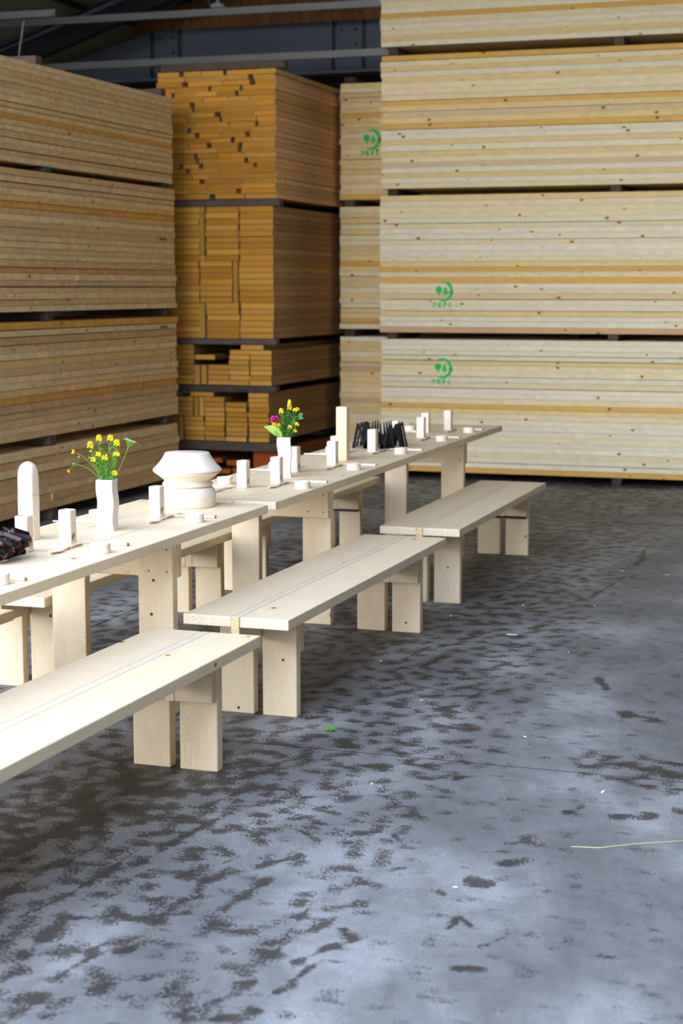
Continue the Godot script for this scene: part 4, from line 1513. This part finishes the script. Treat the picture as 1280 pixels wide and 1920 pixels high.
func taper(n: int, r0: float, r1: float) -> Array:
	var out := []
	for k in n:
		out.append(lerpf(r0, r1, k / (n - 1.0)))
	return out


func needle_leaves(line: Array, from: float, to: float, count: int, length: float, mat: Material, parent: Node3D) -> void:
	var st := new_st()
	for k in count:
		var u := lerpf(from, to, (k + rng.randf()) / count) * (line.size() - 1)
		var i := mini(int(u), line.size() - 2)
		var p: Vector3 = line[i].lerp(line[i + 1], u - i)
		var a := rng.randf() * TAU
		var d := Vector3(cos(a), rng.randf_range(0.5, 1.3), sin(a)).normalized()
		var l := length * rng.randf_range(0.6, 1.2)
		tube(st, [p, p + d * l * 0.5 + Vector3(0, 0.001, 0), p + d * l], [0.0008, 0.0016, 0.0004], 4)
	var o := put("leaves", finish(st, mat), parent)
	o.set_meta("kind", "stuff")


# UP: direction across the picture-independent fan of the bouquet; a head of many small yellow flowers
func cluster_flower(called: String, label: String, group: String, foot: Vector3, head: Vector3, r: float, tall: float, mat: Material, leaves: Material) -> Node3D:
	var t := thing(called, label, "flower", foot, 0.0, group)
	var line := bend(Vector3(0, -0.03, 0), head - foot, 0.008)
	var st := new_st()
	tube(st, line, taper(7, 0.0016, 0.0008), 5)
	put("stem", finish(st, mats.stem), t)
	needle_leaves(line, 0.15, 0.97, 46, 0.022, leaves, t)
	var b := new_st()
	var n := int(12 + tall * 420.0)
	for k in n:
		var u := (k + 0.5) / n
		var a := k * 2.4
		var rr := r * sqrt(1.0 - u * 0.75)
		var p := head - foot + Vector3(cos(a) * rr, (u - 0.35) * tall, sin(a) * rr) * 1.0
		petals(b, p, Vector3(cos(a), 0.6, sin(a)).normalized(), 0.0048 + 0.0012 * sin(k * 5.0))
		blob(b, p, 0.0017)
	put("blossom", finish(b, mat), t)
	return t


func build_flowers() -> void:
	var y := TABLE_H + 0.0003
	vase("wavy_vase", "white wavy wooden vase holding only yellow flowers, beside the bored cup", Vector3(-3.062, y, -6.128), 0.12)
	vase("wavy_vase", "white wavy wooden vase holding a dense bunch with one magenta flower", Vector3(-3.068, y, -8.18), 0.3)
	# first bouquet: offsets along the table's cross direction and upwards from the rim, depth
	var o := Vector3(-3.062, y + 0.206, -6.128)
	var side := Vector3(0.947, 0, -0.32)
	var deep := Vector3(0.32, 0, 0.947)
	var from_rim := func(rim: Vector3, dx: float, dy: float, dz: float) -> Vector3: return rim + side * dx + Vector3(0, dy, 0) + deep * dz
	var at := func(dx: float, dy: float, dz: float) -> Vector3: return from_rim.call(o, dx, dy, dz)
	var g := "yellow toadflax stems in the first vase"
	var heads := [
		[-0.029, 0.163, 0.006, 0.009, 0.022, "upright yellow flower head, the tallest over the vase's middle"],
		[-0.063, 0.136, 0.012, 0.010, 0.026, "yellow flower head above the round buttercup bud"],
		[-0.030, 0.101, 0.022, 0.008, 0.014, "small yellow flower head in the middle of the yellow bunch"],
		[-0.049, 0.080, 0.03, 0.007, 0.014, "lowest small yellow flower head on the bunch's outer side"],
		[-0.003, 0.088, 0.03, 0.010, 0.018, "yellow flower head low in the middle of the bunch"],
		[0.015, 0.162, -0.008, 0.010, 0.02, "tall yellow flower head next to the paired one"],
		[0.042, 0.144, 0.004, 0.010, 0.022, "yellow flower head beside the green umbel"],
		[0.043, 0.101, 0.018, 0.011, 0.014, "broad yellow flower head below the green umbel"],
		[0.037, 0.026, 0.035, 0.006, 0.016, "small yellow flower head drooping at the vase's rim"],
	]
	for h in heads:
		var foot: Vector3 = at.call(h[0] * 0.2, -0.004, h[2] * 0.4 - 0.004)
		cluster_flower("yellow_flower", h[5], g, foot, at.call(h[0], h[1], h[2]), h[3], h[4], mats.yellow, mats.leaf)
	# buttercups on thin bent stems
	var cups := [
		[[-0.01, -0.02], [-0.05, 0.055], [-0.09, 0.1], [-0.128, 0.111], 0.0105, "lone yellow buttercup on a thin arching stem, upper outer side of the bunch", 0.25],
		[[-0.01, -0.02], [-0.055, 0.043], [-0.125, 0.069], [-0.15, 0.037], 0.0095, "yellow buttercup nodding downward on a hooked stem", -0.8],
		[[-0.005, -0.02], [-0.03, 0.05], [-0.05, 0.09], [-0.058, 0.113], 0.0085, "round closed yellow buttercup bud inside the bunch", 0.9],
	]
	for c in cups:
		var foot: Vector3 = at.call(c[0][0], c[0][1] + 0.016, 0.0)
		var t := thing("buttercup", c[5], "flower", foot)
		var line := []
		for k in 10:
			var u := k / 9.0
			var q := Vector2(c[0][0], c[0][1]).bezier_interpolate(Vector2(c[1][0], c[1][1]), Vector2(c[2][0], c[2][1] + (0.02 if c[6] < 0.0 else 0.0)), Vector2(c[3][0], c[3][1]), u)
			line.append(at.call(q.x, q.y, 0.012 * u) - foot)
		var st := new_st()
		tube(st, line, taper(10, 0.0014, 0.0009), 5)
		tube(st, [line[6], line[6] + side * -0.012 + Vector3(0, 0.006, 0), line[6] + side * -0.02 + Vector3(0, 0.004, 0)], [0.0007, 0.0007, 0.0004], 4)
		put("stem", finish(st, mats.stem), t)
		var b := new_st()
		var dir: Vector3 = (side * -0.6 + Vector3(0, c[6], 0) + deep * 0.3).normalized()
		petals(b, line[9], dir, c[4] * 1.1)
		petals(b, line[9], dir.rotated(Vector3.UP, 0.4), c[4] * 0.9)
		blob(b, line[9] + dir * c[4] * 0.3, c[4] * 0.62)
		put("blossom", finish(b, mats.gold), t)
		var bud := new_st()
		blob(bud, line[6] + side * -0.021 + Vector3(0, 0.004, 0), 0.003, 1.3)
		put("bud", finish(bud, mats.leaf_pale), t)
	# green umbel
	var uf: Vector3 = at.call(0.012, -0.004, 0.0)
	var um := thing("green_umbel", "pale green umbel on a long thin stem leaning out of the yellow bunch", "flower", uf)
	var uh: Vector3 = at.call(0.087, 0.128, 0.0) - uf
	var ust := new_st()
	tube(ust, bend(Vector3(0, -0.02, 0), uh, -0.012), taper(7, 0.0018, 0.0012), 5)
	var uc := new_st()
	for k in 22:
		var a := k * 2.4
		var rr := 0.024 * sqrt((k + 0.5) / 22.0)
		var tip: Vector3 = uh + Vector3(0.30, 0.86, 0.0).normalized() * 0.03 + side * cos(a) * rr + deep * sin(a) * rr + Vector3(0, -rr * 0.35 * cos(a), 0)
		tube(ust, [uh, tip], [0.0006, 0.0005], 4)
		for q in 4:
			blob(uc, tip + Vector3(rng.randf_range(-0.003, 0.003), rng.randf_range(0, 0.003), rng.randf_range(-0.003, 0.003)), 0.0017)
	put("stem", finish(ust, mats.stem), um)
	put("florets", finish(uc, mats.umbel), um)
	# second bouquet
	var o2 := Vector3(-3.068, y + 0.206, -8.18)
	at = func(dx: float, dy: float, dz: float) -> Vector3: return from_rim.call(o2, dx, dy, dz)
	var g2 := "yellow flowers in the second vase"
	var heads2 := [
		[0.027, 0.158, 0.0, 0.008, 0.05, "tall yellow spike topping the mixed bunch"],
		[-0.015, 0.132, 0.012, 0.009, 0.024, "yellow flower head beside the thin bare stalk of the mixed bunch"],
		[0.056, 0.138, 0.0, 0.010, 0.014, "yellow flower head above the clover-like leaf"],
		[0.068, 0.142, -0.02, 0.007, 0.01, "small yellow flower head topmost above the clover-like leaf"],
		[0.066, 0.066, 0.02, 0.008, 0.014, "round yellow flower low on the outer side of the mixed bunch"],
		[0.056, 0.032, 0.02, 0.006, 0.012, "small yellow flower at the rim of the second vase"],
		[0.03, 0.052, 0.03, 0.007, 0.014, "yellow flower deep in the middle of the mixed bunch"],
		[-0.052, 0.066, 0.02, 0.009, 0.012, "orange-yellow flower under the magenta one"],
		[-0.028, 0.062, 0.025, 0.007, 0.012, "small orange-yellow flower beside the magenta one"],
	]
	for h in heads2:
		var foot: Vector3 = at.call(h[0] * 0.22, -0.004, h[2] * 0.4)
		cluster_flower("yellow_flower", h[5], g2, foot, at.call(h[0], h[1], h[2]), h[3], h[4], mats.gold if h[5].begins_with("orange") or h[5].contains("orange") else mats.yellow, mats.leaf_deep if h[0] > 0.0 else mats.leaf)
	for k in 7:
		var a: float = [-0.02, 0.0, 0.018, 0.034, 0.05, 0.01, 0.042][k]
		var foot: Vector3 = at.call(a * 0.3, -0.004, 0.0)
		var t := thing("green_sprig", "thin feathery green sprig filling the mixed bunch", "sprig", foot, 0.0, "green sprigs in the second vase")
		var hd: Vector3 = at.call(a * 1.15, [0.09, 0.11, 0.125, 0.118, 0.1, 0.08, 0.085][k], 0.012 * sin(k * 2.0)) - foot
		var line := bend(Vector3(0, -0.03, 0), hd, 0.006)
		var st := new_st()
		tube(st, line, taper(7, 0.0014, 0.0007), 5)
		put("stem", finish(st, mats.stem), t)
		needle_leaves(line, 0.25, 1.0, 40, 0.022, [mats.leaf, mats.leaf_deep][k % 2], t)
	# magenta flower
	var mf: Vector3 = at.call(-0.008, -0.004, 0.01)
	var mg := thing("magenta_flower", "single magenta flower spreading from the mixed bunch in the second vase", "flower", mf)
	var mh: Vector3 = at.call(-0.046, 0.09, 0.012) - mf
	var ms := new_st()
	tube(ms, bend(Vector3(0, -0.02, 0), mh, 0.004), taper(7, 0.0014, 0.001), 5)
	put("stem", finish(ms, mats.stem), mg)
	var mb := new_st()
	for k in 15:
		var a := k * 2.4
		var rr := 0.017 * sqrt((k + 0.5) / 15.0)
		var p := mh + side * cos(a) * rr * 1.3 + Vector3(0, sin(a) * rr, 0)
		petals(mb, p, (side * cos(a) + Vector3(0, sin(a) + 0.3, 0) + deep * 0.6).normalized(), 0.0085, 4)
	put("blossom", finish(mb, mats.magenta), mg)
	# broad leaves
	leaf_thing("broad_leaf", "broad pale green leaf drooping over the second vase's rim", at.call(-0.012, 0.0, 0.02), at.call(-0.105, 0.055, 0.03), at.call(-0.05, 0.05, 0.02), 0.022, mats.leaf_pale)
	leaf_thing("broad_leaf", "smaller yellow-green leaf curling beneath the broad leaf", at.call(-0.012, -0.002, 0.022), at.call(-0.06, 0.03, 0.045), at.call(-0.034, 0.042, 0.03), 0.014, mats.leaf_pale)
	for k in 3:
		var q: Vector2 = [Vector2(0.098, 0.118), Vector2(0.1, 0.096), Vector2(0.085, 0.09)][k]
		leaf_thing("clover_leaf", "dark green oval leaf of the clover-like spray", at.call(0.075, 0.102, 0.0), at.call(q.x, q.y, 0.008), at.call(0.084, q.y + 0.006, 0.004), 0.01, mats.leaf_deep, "clover leaves of the second bouquet")
	var stalk := new_st()
	tube(stalk, [at.call(0.012, -0.03, 0.0), at.call(0.045, 0.05, 0.0), at.call(0.076, 0.103, 0.0)], [0.0014, 0.0012, 0.0008], 5)
	tag(put("clover_stalk", finish(stalk, mats.stem), self), "thin green stalk carrying the clover-like spray", "stalk")


func leaf_thing(called: String, label: String, a: Vector3, b: Vector3, c: Vector3, wide: float, mat: Material, group := "") -> void:
	var st := new_st()
	var rings := []
	var n := 9
	for k in n:
		var u := k / (n - 1.0)
		var p := a.lerp(c, u).lerp(c.lerp(b, u), u)
		var d := (c.lerp(b, u) - a.lerp(c, u)).normalized()
		var s := d.cross(Vector3(0.3, 0.25, 0.92)).normalized()
		var up := s.cross(d)
		var w := maxf(wide * sin(PI * pow(u, 0.8)), 0.0008)
		rings.append([p + s * w + up * w * 0.25, p + up * 0.0005, p - s * w + up * w * 0.25, p - up * 0.0005])
	loft(st, rings)
	tag(put(called, finish(st, mat), self), label, "leaf", group)


func build_floor_scraps() -> void:
	# a torn green sprig, a straw and wood chips on the floor
	var t := thing("torn_sprig", "small torn green sprig lying on the dark floor beside the middle bench", "sprig", Vector3(-2.114, 0.001, -6.137))
	var st := new_st()
	for k in 16:
		var a := k * 2.4
		var l := rng.randf_range(0.012, 0.034)
		tube(st, [Vector3(cos(a * 0.7) * 0.012, 0.003, sin(a) * 0.01), Vector3(cos(a) * l * 0.6, 0.012, sin(a) * l * 0.6), Vector3(cos(a) * l, 0.007, sin(a) * l)], [0.001, 0.0035, 0.0008], 5)
	put("leaves", finish(st, mats.leaf), t)
	var sg := new_st()
	tube(sg, [Vector3(-0.03, 0.003, 0.005), Vector3(0, 0.005, 0), Vector3(0.035, 0.003, -0.008)], [0.0015, 0.0018, 0.001], 5)
	put("stem", finish(sg, mats.stem), t)
	var straw := new_st()
	tube(straw, [Vector3(-0.949, 0.003, -5.057), Vector3(-0.86, 0.003, -5.075), Vector3(-0.77, 0.004, -5.14), Vector3(-0.6, 0.003, -5.24)], [0.0012, 0.0016, 0.0014, 0.0008], 5)
	tag(put("grass_straw", finish(straw, mats.straw), self), "long thin pale straw lying across the bare floor", "straw")
	var spots := [[-1.856, -8.196, 0.03], [-1.978, -8.992, 0.014], [-2.274, -8.571, 0.018], [-1.653, -10.314, 0.012], [-1.366, -10.246, 0.014], [-2.231, -10.204, 0.012], [-1.508, -7.876, 0.009], [-1.913, -6.736, 0.009], [-1.743, -5.507, 0.01], [-0.957, -5.672, 0.016], [-1.37, -6.3, 0.008], [-1.2, -4.6, 0.008], [-2.3, -7.4, 0.01], [-1.6, -9.1, 0.008]]
	for k in spots.size():
		var q: Array = spots[k]
		var st2 := new_st()
		var s: float = q[2]
		slab_outline(st2, PackedVector2Array([Vector2(-s, -s * 0.2), Vector2(-s * 0.3, -s * 0.35), Vector2(s * 0.8, -s * 0.22), Vector2(s, s * 0.1), Vector2(s * 0.2, s * 0.3), Vector2(-s * 0.7, s * 0.25)]), 0.002, Transform3D(Basis(Vector3.RIGHT, -PI / 2), Vector3.ZERO))
		var label := "pale wood chip lying flat on the dark floor beyond the benches" if k > 0 else "largest white wood chip on the dark floor, beside the benches"
		tag(put("wood_chip", finish(st2, mats.chip), self, Vector3(q[0], 0.0012, q[1]), Vector3(0, rng.randf() * TAU, 0)), label, "chip", "wood chips on the floor" if k > 0 else "")
